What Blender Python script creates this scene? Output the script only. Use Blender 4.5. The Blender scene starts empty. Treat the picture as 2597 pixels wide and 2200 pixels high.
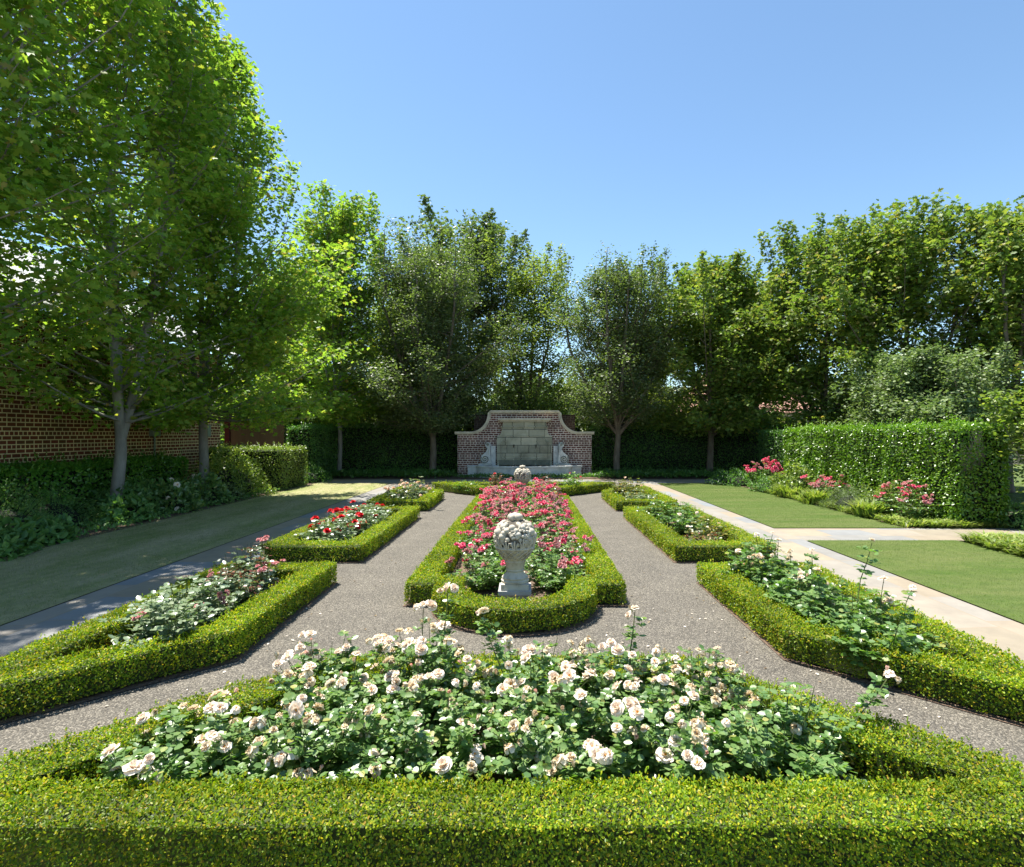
import bpy, math
import numpy as np
from mathutils import Vector, geometry

sc = bpy.context.scene
COL = sc.collection
R = math.radians
rng = np.random.default_rng(7)

# ------------------------------------------------------------------ camera, sky, sun
F = 1400.0                                   # focal length in photo pixels (2597 wide)
cam_d = bpy.data.cameras.new("camera")
cam_d.sensor_width = 36.0
cam_d.lens = 36.0 * F / 2597.0
cam_d.shift_x = -39.5 / 2597.0
cam_d.clip_start = 0.05
cam_d.clip_end = 1000.0
cam = bpy.data.objects.new("camera", cam_d)
cam.location = (0.12, 0.0, 1.70)
cam.rotation_euler = (R(90), 0, 0)
COL.objects.link(cam)
sc.camera = cam

SUN_EL, SUN_AZ = 71.0, -54.0                 # azimuth clockwise from +Y
world = bpy.data.worlds.new("World")
sc.world = world
world.use_nodes = True
wt = world.node_tree
for n in list(wt.nodes):
    wt.nodes.remove(n)
sky = wt.nodes.new("ShaderNodeTexSky")
sky.sky_type = 'NISHITA'
sky.sun_disc = False
sky.sun_elevation = R(SUN_EL)
sky.sun_rotation = R(SUN_AZ)
sky.altitude = 100
sky.air_density = 1.0
sky.dust_density = 0.15
sky.ozone_density = 1.2
bg = wt.nodes.new("ShaderNodeBackground")
bg.inputs["Strength"].default_value = 0.094
wo = wt.nodes.new("ShaderNodeOutputWorld")
wb = wt.nodes.new("ShaderNodeMix"); wb.data_type = 'RGBA'; wb.blend_type = 'MULTIPLY'      # white balance of the sky light
wb.inputs[0].default_value = 1.0
wb.inputs[7].default_value = (.86, .96, .96, 1)
wt.links.new(sky.outputs[0], wb.inputs[6])
wt.links.new(wb.outputs[2], bg.inputs[0])
wt.links.new(bg.outputs[0], wo.inputs[0])

sun_d = bpy.data.lights.new("sun", 'SUN')
sun_d.energy = 4.8
sun_d.angle = R(0.53)
sun_d.color = (1.0, 0.955, 0.88)
sun = bpy.data.objects.new("sun", sun_d)
sdir = Vector((math.sin(R(SUN_AZ)) * math.cos(R(SUN_EL)), math.cos(R(SUN_AZ)) * math.cos(R(SUN_EL)), math.sin(R(SUN_EL))))
sun.rotation_euler = sdir.to_track_quat('Z', 'Y').to_euler()
sun.location = (-20, 20, 40)
COL.objects.link(sun)

sc.view_settings.view_transform = 'Standard'
sc.view_settings.look = 'None'
sc.view_settings.exposure = 1.32
sc.view_settings.gamma = 1.0
sc.view_settings.use_curve_mapping = False

# ------------------------------------------------------------------ helpers: tagging, meshes
def tag(o, label=None, cat=None, group=None, kind=None):
    if label: o['label'] = label
    if cat: o['category'] = cat
    if group: o['group'] = group
    if kind: o['kind'] = kind
    return o

def empty(name, loc=(0, 0, 0)):
    o = bpy.data.objects.new(name, None)
    o.empty_display_size = 0.2
    o.location = loc
    COL.objects.link(o)
    return o

class MB:
    """collects vertices and n-gons, builds ONE mesh object"""
    def __init__(s):
        s.v = []; s.l = []; s.t = []; s.m = []; s.n = 0
    def add(s, V, faces, mi=0):
        V = np.asarray(V, float).reshape(-1, 3)
        s.v.append(V)
        for f in faces:
            s.l.append(np.asarray(f, np.int64) + s.n)
            s.t.append(len(f)); s.m.append(mi)
        s.n += len(V)
        return s
    def bulk(s, V, L, T, mi=0):
        """V (n,3), L flat loop indices, T loop totals"""
        s.v.append(V); s.l.append(L + s.n); s.t.extend(T.tolist()); s.m.extend([mi] * len(T)); s.n += len(V)
        return s
    def box(s, x0, x1, y0, y1, z0, z1, mi=0):
        V = [(x0,y0,z0),(x1,y0,z0),(x1,y1,z0),(x0,y1,z0),(x0,y0,z1),(x1,y0,z1),(x1,y1,z1),(x0,y1,z1)]
        return s.add(V, [(0,3,2,1),(4,5,6,7),(0,1,5,4),(1,2,6,5),(2,3,7,6),(3,0,4,7)], mi)
    def frustum(s, cx, cy, w0, d0, z0, w1, d1, z1, mi=0):
        V = []
        for w, d, z in ((w0, d0, z0), (w1, d1, z1)):
            V += [(cx-w/2,cy-d/2,z),(cx+w/2,cy-d/2,z),(cx+w/2,cy+d/2,z),(cx-w/2,cy+d/2,z)]
        return s.add(V, [(0,3,2,1),(4,5,6,7),(0,1,5,4),(1,2,6,5),(2,3,7,6),(3,0,4,7)], mi)
    def prism_y(s, pts, y0, y1, mi=0):
        """outline in (x,z) counter-clockwise, extruded from y0 (front) to y1"""
        n = len(pts)
        V = [(p[0], y0, p[1]) for p in pts] + [(p[0], y1, p[1]) for p in pts]
        f = [tuple(range(n)), tuple(range(2*n-1, n-1, -1))]
        f += [(i, i+n, (i+1) % n + n, (i+1) % n) for i in range(n)]
        return s.add(V, f, mi)
    def tube(s, P, rad, seg=6, mi=0):
        P = np.asarray(P, float); n = len(P)
        rad = np.broadcast_to(np.asarray(rad, float), (n,))
        T = np.gradient(P, axis=0); T /= np.linalg.norm(T, axis=1)[:, None] + 1e-9
        ref = np.array([0.31, 0.77, 0.55]) if abs(T[0] @ np.array([0.31, 0.77, 0.55])) < .9 else np.array([1., 0, 0])
        A = np.cross(T, ref); A /= np.linalg.norm(A, axis=1)[:, None] + 1e-9
        B = np.cross(T, A)
        a = np.linspace(0, 2*np.pi, seg, endpoint=False)
        V = P[:, None] + rad[:, None, None] * (np.cos(a)[None, :, None]*A[:, None] + np.sin(a)[None, :, None]*B[:, None])
        V = V.reshape(-1, 3)
        i = np.arange(n-1)[:, None]*seg; j = np.arange(seg)[None]; k = (j+1) % seg
        L = np.stack([i+j, i+k, i+k+seg, i+j+seg], -1).reshape(-1)
        s.bulk(V, L, np.full((n-1)*seg, 4), mi)
        s.add(V[-seg:], [tuple(range(seg))], mi)
        return s
    def lathe(s, prof, cx=0, cy=0, seg=28, mi=0):
        P = np.asarray(prof, float); n = len(P)
        a = np.linspace(0, 2*np.pi, seg, endpoint=False)
        V = np.stack([cx + P[:, 0, None]*np.cos(a), cy + P[:, 0, None]*np.sin(a), np.repeat(P[:, 1, None], seg, 1)], -1).reshape(-1, 3)
        i = np.arange(n-1)[:, None]*seg; j = np.arange(seg)[None]; k = (j+1) % seg
        s.bulk(V, np.stack([i+j, i+k, i+k+seg, i+j+seg], -1).reshape(-1), np.full((n-1)*seg, 4), mi)
        return s
    def ball(s, c, r, seg=10, rings=6, mi=0, sc_=(1, 1, 1)):
        th = np.linspace(0.02, np.pi-0.02, rings+1)
        prof = np.stack([np.sin(th), -np.cos(th)], -1)
        a = np.linspace(0, 2*np.pi, seg, endpoint=False)
        V = np.stack([prof[:, 0, None]*np.cos(a), prof[:, 0, None]*np.sin(a), np.repeat(prof[:, 1, None], seg, 1)], -1).reshape(-1, 3)
        V = V*r*np.array(sc_) + np.array(c)
        n = rings+1
        i = np.arange(n-1)[:, None]*seg; j = np.arange(seg)[None]; k = (j+1) % seg
        s.bulk(V, np.stack([i+j, i+k, i+k+seg, i+j+seg], -1).reshape(-1), np.full((n-1)*seg, 4), mi)
        return s
    def mesh(s, name, mats, smooth=False):
        me = bpy.data.meshes.new(name)
        V = np.concatenate(s.v).astype(np.float32)
        L = np.concatenate(s.l).astype(np.int32)
        T = np.asarray(s.t, np.int32)
        me.vertices.add(len(V)); me.vertices.foreach_set("co", V.ravel())
        me.loops.add(len(L)); me.loops.foreach_set("vertex_index", L)
        me.polygons.add(len(T))
        st = np.zeros(len(T), np.int32); st[1:] = np.cumsum(T)[:-1]
        me.polygons.foreach_set("loop_start", st)
        me.polygons.foreach_set("loop_total", T)
        me.polygons.foreach_set("material_index", np.asarray(s.m, np.int32))
        if smooth: me.polygons.foreach_set("use_smooth", np.ones(len(T), bool))
        for m in (mats if isinstance(mats, (list, tuple)) else [mats]):
            me.materials.append(m)
        me.update(calc_edges=True); me.validate()
        if not smooth and len(T) < 40000: me.set_sharp_from_angle(angle=R(32))
        return me
    def obj(s, name, mats, parent=None, loc=(0, 0, 0), smooth=False):
        o = bpy.data.objects.new(name, s.mesh(name, mats, smooth))
        o.location = loc
        if parent is not None: o.parent = parent
        COL.objects.link(o)
        return o

# ------------------------------------------------------------------ materials
def mat(name):
    m = bpy.data.materials.new(name); m.use_nodes = True
    nt = m.node_tree
    for n in list(nt.nodes): nt.nodes.remove(n)
    out = nt.nodes.new("ShaderNodeOutputMaterial")
    return m, nt, out
def N(nt, kind, **kw):
    n = nt.nodes.new(kind)
    for k, v in kw.items():
        if k in n.inputs: n.inputs[k].default_value = v
        else: setattr(n, k, v)
    return n
def ramp(nt, fac, stops):
    r = nt.nodes.new("ShaderNodeValToRGB")
    e = r.color_ramp.elements
    while len(e) < len(stops): e.new(0.5)
    for i, (p, c) in enumerate(stops):
        e[i].position = p; e[i].color = (*c, 1)
    nt.links.new(fac, r.inputs[0])
    return r.outputs[0]
def mixc(nt, fac, a, b, mode='MIX'):
    m = nt.nodes.new("ShaderNodeMix"); m.data_type = 'RGBA'; m.blend_type = mode
    for sock, v in ((m.inputs[0], fac), (m.inputs[6], a), (m.inputs[7], b)):
        if hasattr(v, 'is_linked') or hasattr(v, 'links'): nt.links.new(v, sock)
        elif isinstance(v, (int, float)): sock.default_value = v
        else: sock.default_value = (*v, 1)
    return m.outputs[2]
def objco(nt, scale=(1, 1, 1)):
    tc = nt.nodes.new("ShaderNodeTexCoord"); mp = nt.nodes.new("ShaderNodeMapping")
    mp.inputs["Scale"].default_value = scale
    nt.links.new(tc.outputs["Object"], mp.inputs[0])
    return mp.outputs[0]
def noise(nt, co, scale, detail=3, rough=.6):
    n = N(nt, "ShaderNodeTexNoise", Scale=scale, Detail=detail, Roughness=rough)
    nt.links.new(co, n.inputs["Vector"]); return n.outputs[0]
def bump(nt, h, strength, dist):
    b = N(nt, "ShaderNodeBump", Strength=strength, Distance=dist)
    nt.links.new(h, b.inputs["Height"]); return b.outputs[0]

def leaf_mat(name, stops, trans=.35, rough=.45, spec=.5, tint=(1.5, 1.6, .6), patch=0.25, pscale=.9):
    m, nt, out = mat(name)
    g = nt.nodes.new("ShaderNodeNewGeometry")
    c = ramp(nt, g.outputs["Random Per Island"], stops)
    if patch:
        nz = noise(nt, objco(nt), pscale, 2)
        k = ramp(nt, nz, [(.3, (1-patch,)*3), (.7, (1+patch,)*3)])
        c = mixc(nt, 1.0, c, k, 'MULTIPLY')
    p = N(nt, "ShaderNodeBsdfPrincipled", Roughness=rough)
    p.inputs["Specular IOR Level"].default_value = spec
    nt.links.new(c, p.inputs["Base Color"])
    t = nt.nodes.new("ShaderNodeBsdfTranslucent")
    tc = mixc(nt, 1.0, c, tint, 'MULTIPLY')
    nt.links.new(tc, t.inputs[0])
    ms = nt.nodes.new("ShaderNodeMixShader"); ms.inputs[0].default_value = trans
    nt.links.new(p.outputs[0], ms.inputs[1]); nt.links.new(t.outputs[0], ms.inputs[2])
    nt.links.new(ms.outputs[0], out.inputs[0])
    return m

def simple(name, stops, nscale, rough=.8, bs=.3, bd=.01, spec=.3, scale=(1, 1, 1), detail=5):
    m, nt, out = mat(name)
    co = objco(nt, scale)
    n1 = noise(nt, co, nscale, detail)
    c = ramp(nt, n1, stops)
    p = N(nt, "ShaderNodeBsdfPrincipled", Roughness=rough)
    p.inputs["Specular IOR Level"].default_value = spec
    nt.links.new(c, p.inputs["Base Color"])
    nt.links.new(bump(nt, n1, bs, bd), p.inputs["Normal"])
    nt.links.new(p.outputs[0], out.inputs[0])
    return m

def brick_mat(name, bw, rh, mortar, colsA, colsB, mcol, msize, stain):
    m, nt, out = mat(name)
    tc = nt.nodes.new("ShaderNodeTexCoord")
    sp = nt.nodes.new("ShaderNodeSeparateXYZ"); nt.links.new(tc.outputs["Object"], sp.inputs[0])
    ad = N(nt, "ShaderNodeMath", operation='ADD'); nt.links.new(sp.outputs[0], ad.inputs[0]); nt.links.new(sp.outputs[1], ad.inputs[1])
    cb = nt.nodes.new("ShaderNodeCombineXYZ"); nt.links.new(ad.outputs[0], cb.inputs[0]); nt.links.new(sp.outputs[2], cb.inputs[1])
    b = nt.nodes.new("ShaderNodeTexBrick")
    b.inputs["Scale"].default_value = 1.0
    b.inputs["Brick Width"].default_value = bw
    b.inputs["Row Height"].default_value = rh
    b.inputs["Mortar Size"].default_value = msize
    b.inputs["Mortar Smooth"].default_value = .1
    b.inputs["Bias"].default_value = 0
    b.squash = mortar; b.squash_frequency = 3
    b.offset = .5
    b.inputs["Color1"].default_value = (*colsA, 1); b.inputs["Color2"].default_value = (*colsB, 1)
    b.inputs["Mortar"].default_value = (*mcol, 1)
    nt.links.new(cb.outputs[0], b.inputs["Vector"])
    nz = noise(nt, tc.outputs["Object"], 1.6, 5)
    k = ramp(nt, nz, stain)
    c = mixc(nt, 1.0, b.outputs[0], k, 'MULTIPLY')
    p = N(nt, "ShaderNodeBsdfPrincipled", Roughness=.88)
    p.inputs["Specular IOR Level"].default_value = .25
    nt.links.new(c, p.inputs["Base Color"])
    inv = N(nt, "ShaderNodeMath", operation='SUBTRACT'); inv.inputs[0].default_value = 1
    nt.links.new(b.outputs[1], inv.inputs[1])
    nt.links.new(bump(nt, inv.outputs[0], .6, .008), p.inputs["Normal"])
    nt.links.new(p.outputs[0], out.inputs[0])
    return m

def flagstone_mat(name, along_y, rowh, bw):
    m, nt, out = mat(name)
    tc = nt.nodes.new("ShaderNodeTexCoord")
    sp = nt.nodes.new("ShaderNodeSeparateXYZ"); nt.links.new(tc.outputs["Object"], sp.inputs[0])
    wob = noise(nt, tc.outputs["Object"], .9, 1)
    cb = nt.nodes.new("ShaderNodeCombineXYZ")
    a, c_ = (1, 0) if along_y else (0, 1)
    w = N(nt, "ShaderNodeMath", operation='MULTIPLY'); nt.links.new(wob, w.inputs[0]); w.inputs[1].default_value = .35
    s1 = N(nt, "ShaderNodeMath", operation='ADD'); nt.links.new(sp.outputs[a], s1.inputs[0]); nt.links.new(w.outputs[0], s1.inputs[1])
    nt.links.new(s1.outputs[0], cb.inputs[0]); nt.links.new(sp.outputs[c_], cb.inputs[1])
    b = nt.nodes.new("ShaderNodeTexBrick")
    b.inputs["Scale"].default_value = 1.0
    b.inputs["Brick Width"].default_value = bw; b.inputs["Row Height"].default_value = rowh
    b.inputs["Mortar Size"].default_value = .009; b.inputs["Bias"].default_value = 0
    b.offset = .37; b.squash = .62; b.squash_frequency = 2
    b.inputs["Color1"].default_value = (0, 0, 0, 1); b.inputs["Color2"].default_value = (1, 1, 1, 1)
    b.inputs["Mortar"].default_value = (.5, .5, .5, 1)
    nt.links.new(cb.outputs[0], b.inputs["Vector"])
    stone = ramp(nt, b.outputs[0], [(0, (.22, .23, .23)), (.22, (.28, .23, .165)), (.45, (.25, .215, .16)), (.7, (.19, .21, .23)), (1, (.30, .25, .18))])
    n2 = noise(nt, tc.outputs["Object"], 3.0, 6, .7)
    k = ramp(nt, n2, [(.25, (.78, .76, .74)), (.75, (1.12, 1.1, 1.06))])
    c = mixc(nt, 1.0, stone, k, 'MULTIPLY')
    c = mixc(nt, b.outputs[1], c, (.25, .2, .14))
    p = N(nt, "ShaderNodeBsdfPrincipled", Roughness=.7)
    nt.links.new(c, p.inputs["Base Color"])
    nt.links.new(bump(nt, n2, .25, .01), p.inputs["Normal"])
    nt.links.new(p.outputs[0], out.inputs[0])
    return m

M = {}
M['box'] = leaf_mat("boxwood_leaf", [(0, (.07, .15, .012)), (.35, (.14, .235, .014)), (.72, (.26, .335, .018)), (.93, (.42, .39, .025)), (1, (.46, .29, .05))], trans=.42, rough=.42, spec=.3, tint=(1.5, 1.55, .4), patch=.3, pscale=1.9)
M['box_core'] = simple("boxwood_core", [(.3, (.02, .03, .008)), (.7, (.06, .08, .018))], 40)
M['maple'] = leaf_mat("maple_leaf", [(0, (.13, .25, .035)), (.5, (.195, .32, .045)), (.85, (.28, .37, .06)), (.97, (.30, .30, .06)), (1, (.34, .24, .10))], trans=.5, rough=.5, spec=.35, tint=(1.5, 1.55, .7))
M['oak'] = leaf_mat("live_oak_leaf", [(0, (.075, .11, .045)), (.5, (.115, .15, .06)), (1, (.18, .215, .09))], trans=.38, rough=.42, spec=.45, tint=(1.5, 1.8, .6))
M['elm'] = leaf_mat("elm_leaf", [(0, (.12, .175, .045)), (.5, (.17, .23, .055)), (1, (.24, .28, .08))], trans=.45, rough=.5, spec=.35, tint=(1.7, 1.8, .6))
M['bright'] = leaf_mat("bright_maple_leaf", [(0, (.10, .18, .035)), (.5, (.155, .235, .042)), (.9, (.24, .29, .06)), (1, (.34, .28, .09))], trans=.42, rough=.5, spec=.35, tint=(1.4, 1.45, .7))
M['hedge_dark'] = leaf_mat("dark_hedge_leaf", [(0, (.05, .125, .03)), (.6, (.09, .19, .04)), (1, (.15, .26, .055))], trans=.38, rough=.42, spec=.5, tint=(1.4, 1.8, .5))
M['hedge_big'] = leaf_mat("clipped_hedge_leaf", [(0, (.07, .16, .016)), (.5, (.13, .24, .022)), (1, (.22, .33, .04))], trans=.32, rough=.3, spec=.6, tint=(1.5, 1.8, .5))
M['shrub_grey'] = leaf_mat("greygreen_shrub_leaf", [(0, (.11, .17, .06)), (.5, (.16, .22, .08)), (1, (.23, .28, .12))], trans=.3, rough=.45, spec=.4, tint=(1.3, 1.5, .7))
M['lime'] = leaf_mat("lime_leaf", [(0, (.1, .17, .03)), (.6, (.18, .26, .05)), (1, (.3, .34, .09))], trans=.4, rough=.35, spec=.5)
M['laurel'] = leaf_mat("laurel_leaf", [(0, (.06, .17, .022)), (.6, (.11, .27, .03)), (1, (.19, .34, .045))], trans=.3, rough=.3, spec=.5)
M['fern'] = leaf_mat("soft_green_leaf", [(0, (.08, .18, .05)), (.6, (.13, .26, .065)), (1, (.2, .32, .09))], trans=.3, rough=.5, spec=.4)
M['strap'] = leaf_mat("strap_leaf", [(0, (.13, .20, .04)), (.6, (.22, .30, .06)), (1, (.38, .39, .14))], trans=.35, rough=.4, spec=.45)
M['rose_leaf'] = leaf_mat("rose_leaf", [(0, (.08, .16, .045)), (.5, (.13, .22, .065)), (.93, (.2, .29, .09)), (1, (.36, .34, .09))], trans=.3, rough=.34, spec=.65, tint=(1.5, 1.9, .5), patch=.15, pscale=4)
M['rose_leaf_pale'] = leaf_mat("pale_rose_leaf", [(0, (.12, .18, .09)), (.5, (.18, .24, .13)), (1, (.26, .31, .18))], trans=.2, rough=.3, spec=.85, tint=(1.3, 1.6, .6), patch=.15, pscale=4)
M['rose_leaf_red'] = leaf_mat("new_red_rose_leaf", [(0, (.04, .08, .03)), (.4, (.09, .1, .04)), (.7, (.2, .07, .045)), (1, (.3, .13, .09))], trans=.25, rough=.32, spec=.6, tint=(1.5, 1.3, .8), patch=.1)
M['rose_leaf_gold'] = leaf_mat("golden_rose_leaf", [(0, (.09, .13, .04)), (.6, (.15, .19, .06)), (.85, (.3, .26, .07)), (1, (.4, .22, .07))], trans=.3, rough=.34, spec=.6)
M['cane'] = simple("rose_cane", [(.3, (.05, .09, .025)), (.7, (.11, .12, .04))], 12)
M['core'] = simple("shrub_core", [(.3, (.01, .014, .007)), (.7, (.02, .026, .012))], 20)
M['bark'] = simple("grey_bark", [(.2, (.11, .10, .085)), (.5, (.22, .205, .18)), (.8, (.33, .31, .28))], 7, rough=.9, bs=.6, bd=.02, scale=(1, 1, .35))
M['bark_dark'] = simple("brown_bark", [(.2, (.07, .055, .04)), (.5, (.15, .12, .09)), (.8, (.24, .2, .155))], 9, rough=.92, bs=.7, bd=.02, scale=(1, 1, .3))

def petal_mat(name, stops, trans=.3):
    return leaf_mat(name, stops, trans=trans, rough=.6, spec=.2, tint=(1.05, .95, .85), patch=0)
M['white_petal'] = petal_mat("blush_white_petal", [(0, (.86, .73, .59)), (.5, (.88, .79, .67)), (1, (.90, .85, .76))])
M['faded_petal'] = petal_mat("faded_petal", [(0, (.55, .40, .2)), (.5, (.78, .68, .50)), (1, (.86, .80, .66))])
M['pink_petal'] = petal_mat("pink_petal", [(0, (.62, .02, .09)), (.4, (.76, .07, .19)), (.72, (.80, .22, .32)), (1, (.86, .55, .56))])
M['faded_pink_petal'] = petal_mat("faded_pink_petal", [(0, (.50, .13, .15)), (.5, (.68, .32, .33)), (1, (.82, .62, .56))])
M['bud_petal'] = petal_mat('pink_bud_petal', [(0, (.85, .5, .42)), (1, (.88, .68, .55))])
M['red_petal'] = petal_mat("red_petal", [(0, (.60, .012, .02)), (1, (.80, .04, .05))], .15)
M['coral_petal'] = petal_mat("coral_petal", [(0, (.75, .1, .09)), (1, (.82, .22, .2))])
M['peach_petal'] = petal_mat("peach_petal", [(0, (.8, .55, .38)), (1, (.85, .72, .55))])
M['stamen'] = simple("stamen", [(.3, (.55, .2, .02)), (.7, (.75, .4, .06))], 60)
M['stamen_old'] = simple("old_stamen", [(.3, (.16, .07, .02)), (.7, (.3, .16, .05))], 60)

# ground-like materials
def gravel_mat():
    m, nt, out = mat("gravel")
    tc = nt.nodes.new("ShaderNodeTexCoord")
    v = N(nt, "ShaderNodeTexVoronoi", Scale=120.0); nt.links.new(tc.outputs["Object"], v.inputs["Vector"])
    sep = nt.nodes.new("ShaderNodeSeparateColor"); nt.links.new(v.outputs["Color"], sep.inputs[0])
    c = ramp(nt, sep.outputs[0], [(0, (.072, .065, .053)), (.35, (.12, .109, .09)), (.7, (.168, .152, .124)), (1, (.33, .30, .245))])
    d = ramp(nt, v.outputs["Distance"], [(.25, (1, 1, 1)), (.8, (.55, .53, .5))])
    c = mixc(nt, 1.0, c, d, 'MULTIPLY')
    n2 = noise(nt, tc.outputs["Object"], 2.1, 6, .7)
    k = ramp(nt, n2, [(.3, (.80, .79, .77)), (.7, (1.14, 1.13, 1.1))])
    c = mixc(nt, 1.0, c, k, 'MULTIPLY')
    p = N(nt, "ShaderNodeBsdfPrincipled", Roughness=.85)
    nt.links.new(c, p.inputs["Base Color"])
    inv = N(nt, "ShaderNodeMath", operation='SUBTRACT'); inv.inputs[0].default_value = 1
    nt.links.new(v.outputs["Distance"], inv.inputs[1])
    nt.links.new(bump(nt, inv.outputs[0], .9, .008), p.inputs["Normal"])
    nt.links.new(p.outputs[0], out.inputs[0]); return m
M['gravel'] = gravel_mat()
M['soil'] = simple("mulch_soil", [(.25, (.07, .045, .03)), (.5, (.14, .095, .066)), (.75, (.24, .175, .13))], 38, rough=.95, bs=.9, bd=.02)
M['earth'] = simple("ground_earth", [(.3, (.03, .035, .018)), (.7, (.07, .065, .035))], 6, rough=.95)
def lawn_mat(name, a, b, dry, dc=(.30, .25, .13), st=(.35, 1.6, 1)):
    m, nt, out = mat(name)
    co = objco(nt)
    n1 = noise(nt, co, 90, 3, .7); n2 = noise(nt, objco(nt, st), 1.2, 6, .7)
    c = ramp(nt, n1, [(.25, a), (.75, b)])
    k = ramp(nt, n2, [(.35, (0, 0, 0)), (.72, (1, 1, 1))])
    mm = N(nt, "ShaderNodeMath", operation='MULTIPLY'); nt.links.new(k, mm.inputs[0]); mm.inputs[1].default_value = dry
    c = mixc(nt, mm.outputs[0], c, dc)
    n3 = noise(nt, co, 7, 4, .7); c = mixc(nt, 1.0, c, ramp(nt, n3, [(.3, (.8, .82, .8)), (.7, (1.18, 1.15, 1.1))]), 'MULTIPLY')
    p = N(nt, "ShaderNodeBsdfPrincipled", Roughness=.8)
    p.inputs["Specular IOR Level"].default_value = .2
    nt.links.new(c, p.inputs["Base Color"]); nt.links.new(bump(nt, n1, .8, .02), p.inputs["Normal"])
    nt.links.new(p.outputs[0], out.inputs[0]); return m
M['lawn_r'] = lawn_mat("lawn_turf", (.045, .085, .012), (.085, .14, .025), .3)
M['lawn_l'] = lawn_mat("worn_turf", (.14, .19, .05), (.27, .29, .11), 1.0, (.46, .38, .25), (1.3, .4, 1))
M['dry'] = leaf_mat('dry_leaf', [(0, (.1, .06, .03)), (1, (.26, .19, .1))], trans=.1, patch=0)
M['grass'] = leaf_mat("grass_blade", [(0, (.05, .095, .012)), (.6, (.09, .155, .022)), (1, (.17, .21, .045))], trans=.3, rough=.6, spec=.15, patch=.2, pscale=.8)
M['grass_dry'] = leaf_mat("dry_grass_blade", [(0, (.12, .18, .05)), (.5, (.21, .26, .09)), (.8, (.34, .33, .16)), (1, (.52, .44, .28))], trans=.3, rough=.5, spec=.3, patch=.3, pscale=.8)
M['flag_y'] = flagstone_mat("flagstone_walk", True, .53, 1.25)
M['flag_x'] = flagstone_mat("flagstone_cross_walk", False, .57, 1.3)
M['stone'] = simple("urn_stone", [(.25, (.14, .12, .09)), (.38, (.34, .30, .23)), (.5, (.48, .43, .34)), (.8, (.58, .53, .44))], 9, rough=.85, bs=.5, bd=.006, detail=8)
M['stone_plinth'] = simple("plinth_stone", [(.25, (.14, .13, .11)), (.36, (.32, .31, .28)), (.6, (.43, .42, .39)), (.8, (.48, .47, .45))], 8, rough=.85, bs=.4, bd=.006, detail=8)
M['stone_dark'] = simple('dark_core_stone', [(.3, (.07, .06, .045)), (.7, (.20, .175, .14))], 14, rough=.95)
M['fount'] = simple("fountain_stone", [(.2, (.14, .135, .10)), (.42, (.38, .365, .28)), (.6, (.56, .53, .42)), (.8, (.68, .63, .50))], 2.6, rough=.85, bs=.4, bd=.01, detail=8)
M['fount_block'] = brick_mat('fountain_ashlar', .62, .31, .7, (.30, .29, .225), (.50, .465, .365), (.13, .125, .10), .012, [(.3, (.55, .55, .5)), (.55, (1.0, 1.0, .97)), (.75, (1.2, 1.16, 1.08))])
M['fount_pale'] = simple("fountain_pale_stone", [(.2, (.28, .28, .27)), (.5, (.54, .54, .52)), (.8, (.70, .69, .66))], 5, rough=.85, bs=.4, bd=.01, detail=8)
M['fount_wet_shade'] = simple('wet_and_groove_shade', [(.3, (.09, .10, .075)), (.7, (.22, .22, .17))], 4, rough=.4)  # wet stone of the apron; also the painted groove shade on the scrolls
M['coping'] = simple("coping_stone", [(.2, (.30, .26, .19)), (.5, (.58, .51, .40)), (.8, (.72, .64, .52))], 4, rough=.85, detail=7)
M['brick_house'] = brick_mat("house_brick", .205, .092, .5, (.21, .05, .032), (.14, .065, .03), (.82, .70, .42), .011, [(.3, (.75, .72, .68)), (.7, (1.15, 1.1, 1.0))])
M['brick_fount'] = brick_mat("fountain_brick", .205, .085, .55, (.12, .05, .045), (.22, .10, .08), (.72, .64, .56), .0125, [(.28, (.42, .38, .36)), (.6, (1.05, 1.0, .98))])
M['brick_dark'] = brick_mat("rear_wall_brick", .205, .085, .55, (.03, .018, .015), (.06, .035, .025), (.12, .1, .08), .01, [(.3, (.6, .6, .6)), (.7, (1, 1, 1))])
M['wood'] = simple("fence_wood", [(.3, (.14, .08, .045)), (.7, (.20, .12, .07))], 3, rough=.8, bs=0, scale=(1, 1, .3))
M['post'] = simple("dark_red_post", [(.3, (.06, .012, .012)), (.7, (.1, .02, .02))], 6)
M['roof_grey'] = simple("roof_shingle", [(.3, (.3, .3, .31)), (.7, (.55, .54, .53))], 10, rough=.6, scale=(1, 1, 3))
M['roof_tile'] = simple("terracotta_tile", [(.3, (.5, .24, .17)), (.7, (.72, .42, .32))], 8, rough=.8, scale=(3, 1, 1))
M['plaster'] = simple("plaster", [(.3, (.5, .4, .3)), (.7, (.6, .5, .4))], 3)
M['metalbox'] = simple("grey_metal_box", [(.3, (.2, .25, .2)), (.7, (.28, .33, .27))], 9, rough=.5)
M['bronze'] = simple("bronze", [(.3, (.03, .02, .012)), (.7, (.06, .045, .03))], 20, rough=.5)
def water_mat():
    m, nt, out = mat("water")
    p = N(nt, "ShaderNodeBsdfPrincipled", Roughness=.06)
    p.inputs["Base Color"].default_value = (.015, .02, .016, 1)
    nt.links.new(bump(nt, noise(nt, objco(nt), 14, 2), .25, .01), p.inputs["Normal"])
    nt.links.new(p.outputs[0], out.inputs[0]); return m
M['water'] = water_mat()
def jet_mat():
    m, nt, out = mat("falling_water")
    p = N(nt, "ShaderNodeBsdfPrincipled", Roughness=.1)
    p.inputs["Base Color"].default_value = (.8, .85, .85, 1)
    p.inputs["Transmission Weight"].default_value = .8
    nt.links.new(p.outputs[0], out.inputs[0]); return m
M['jet'] = jet_mat()

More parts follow.
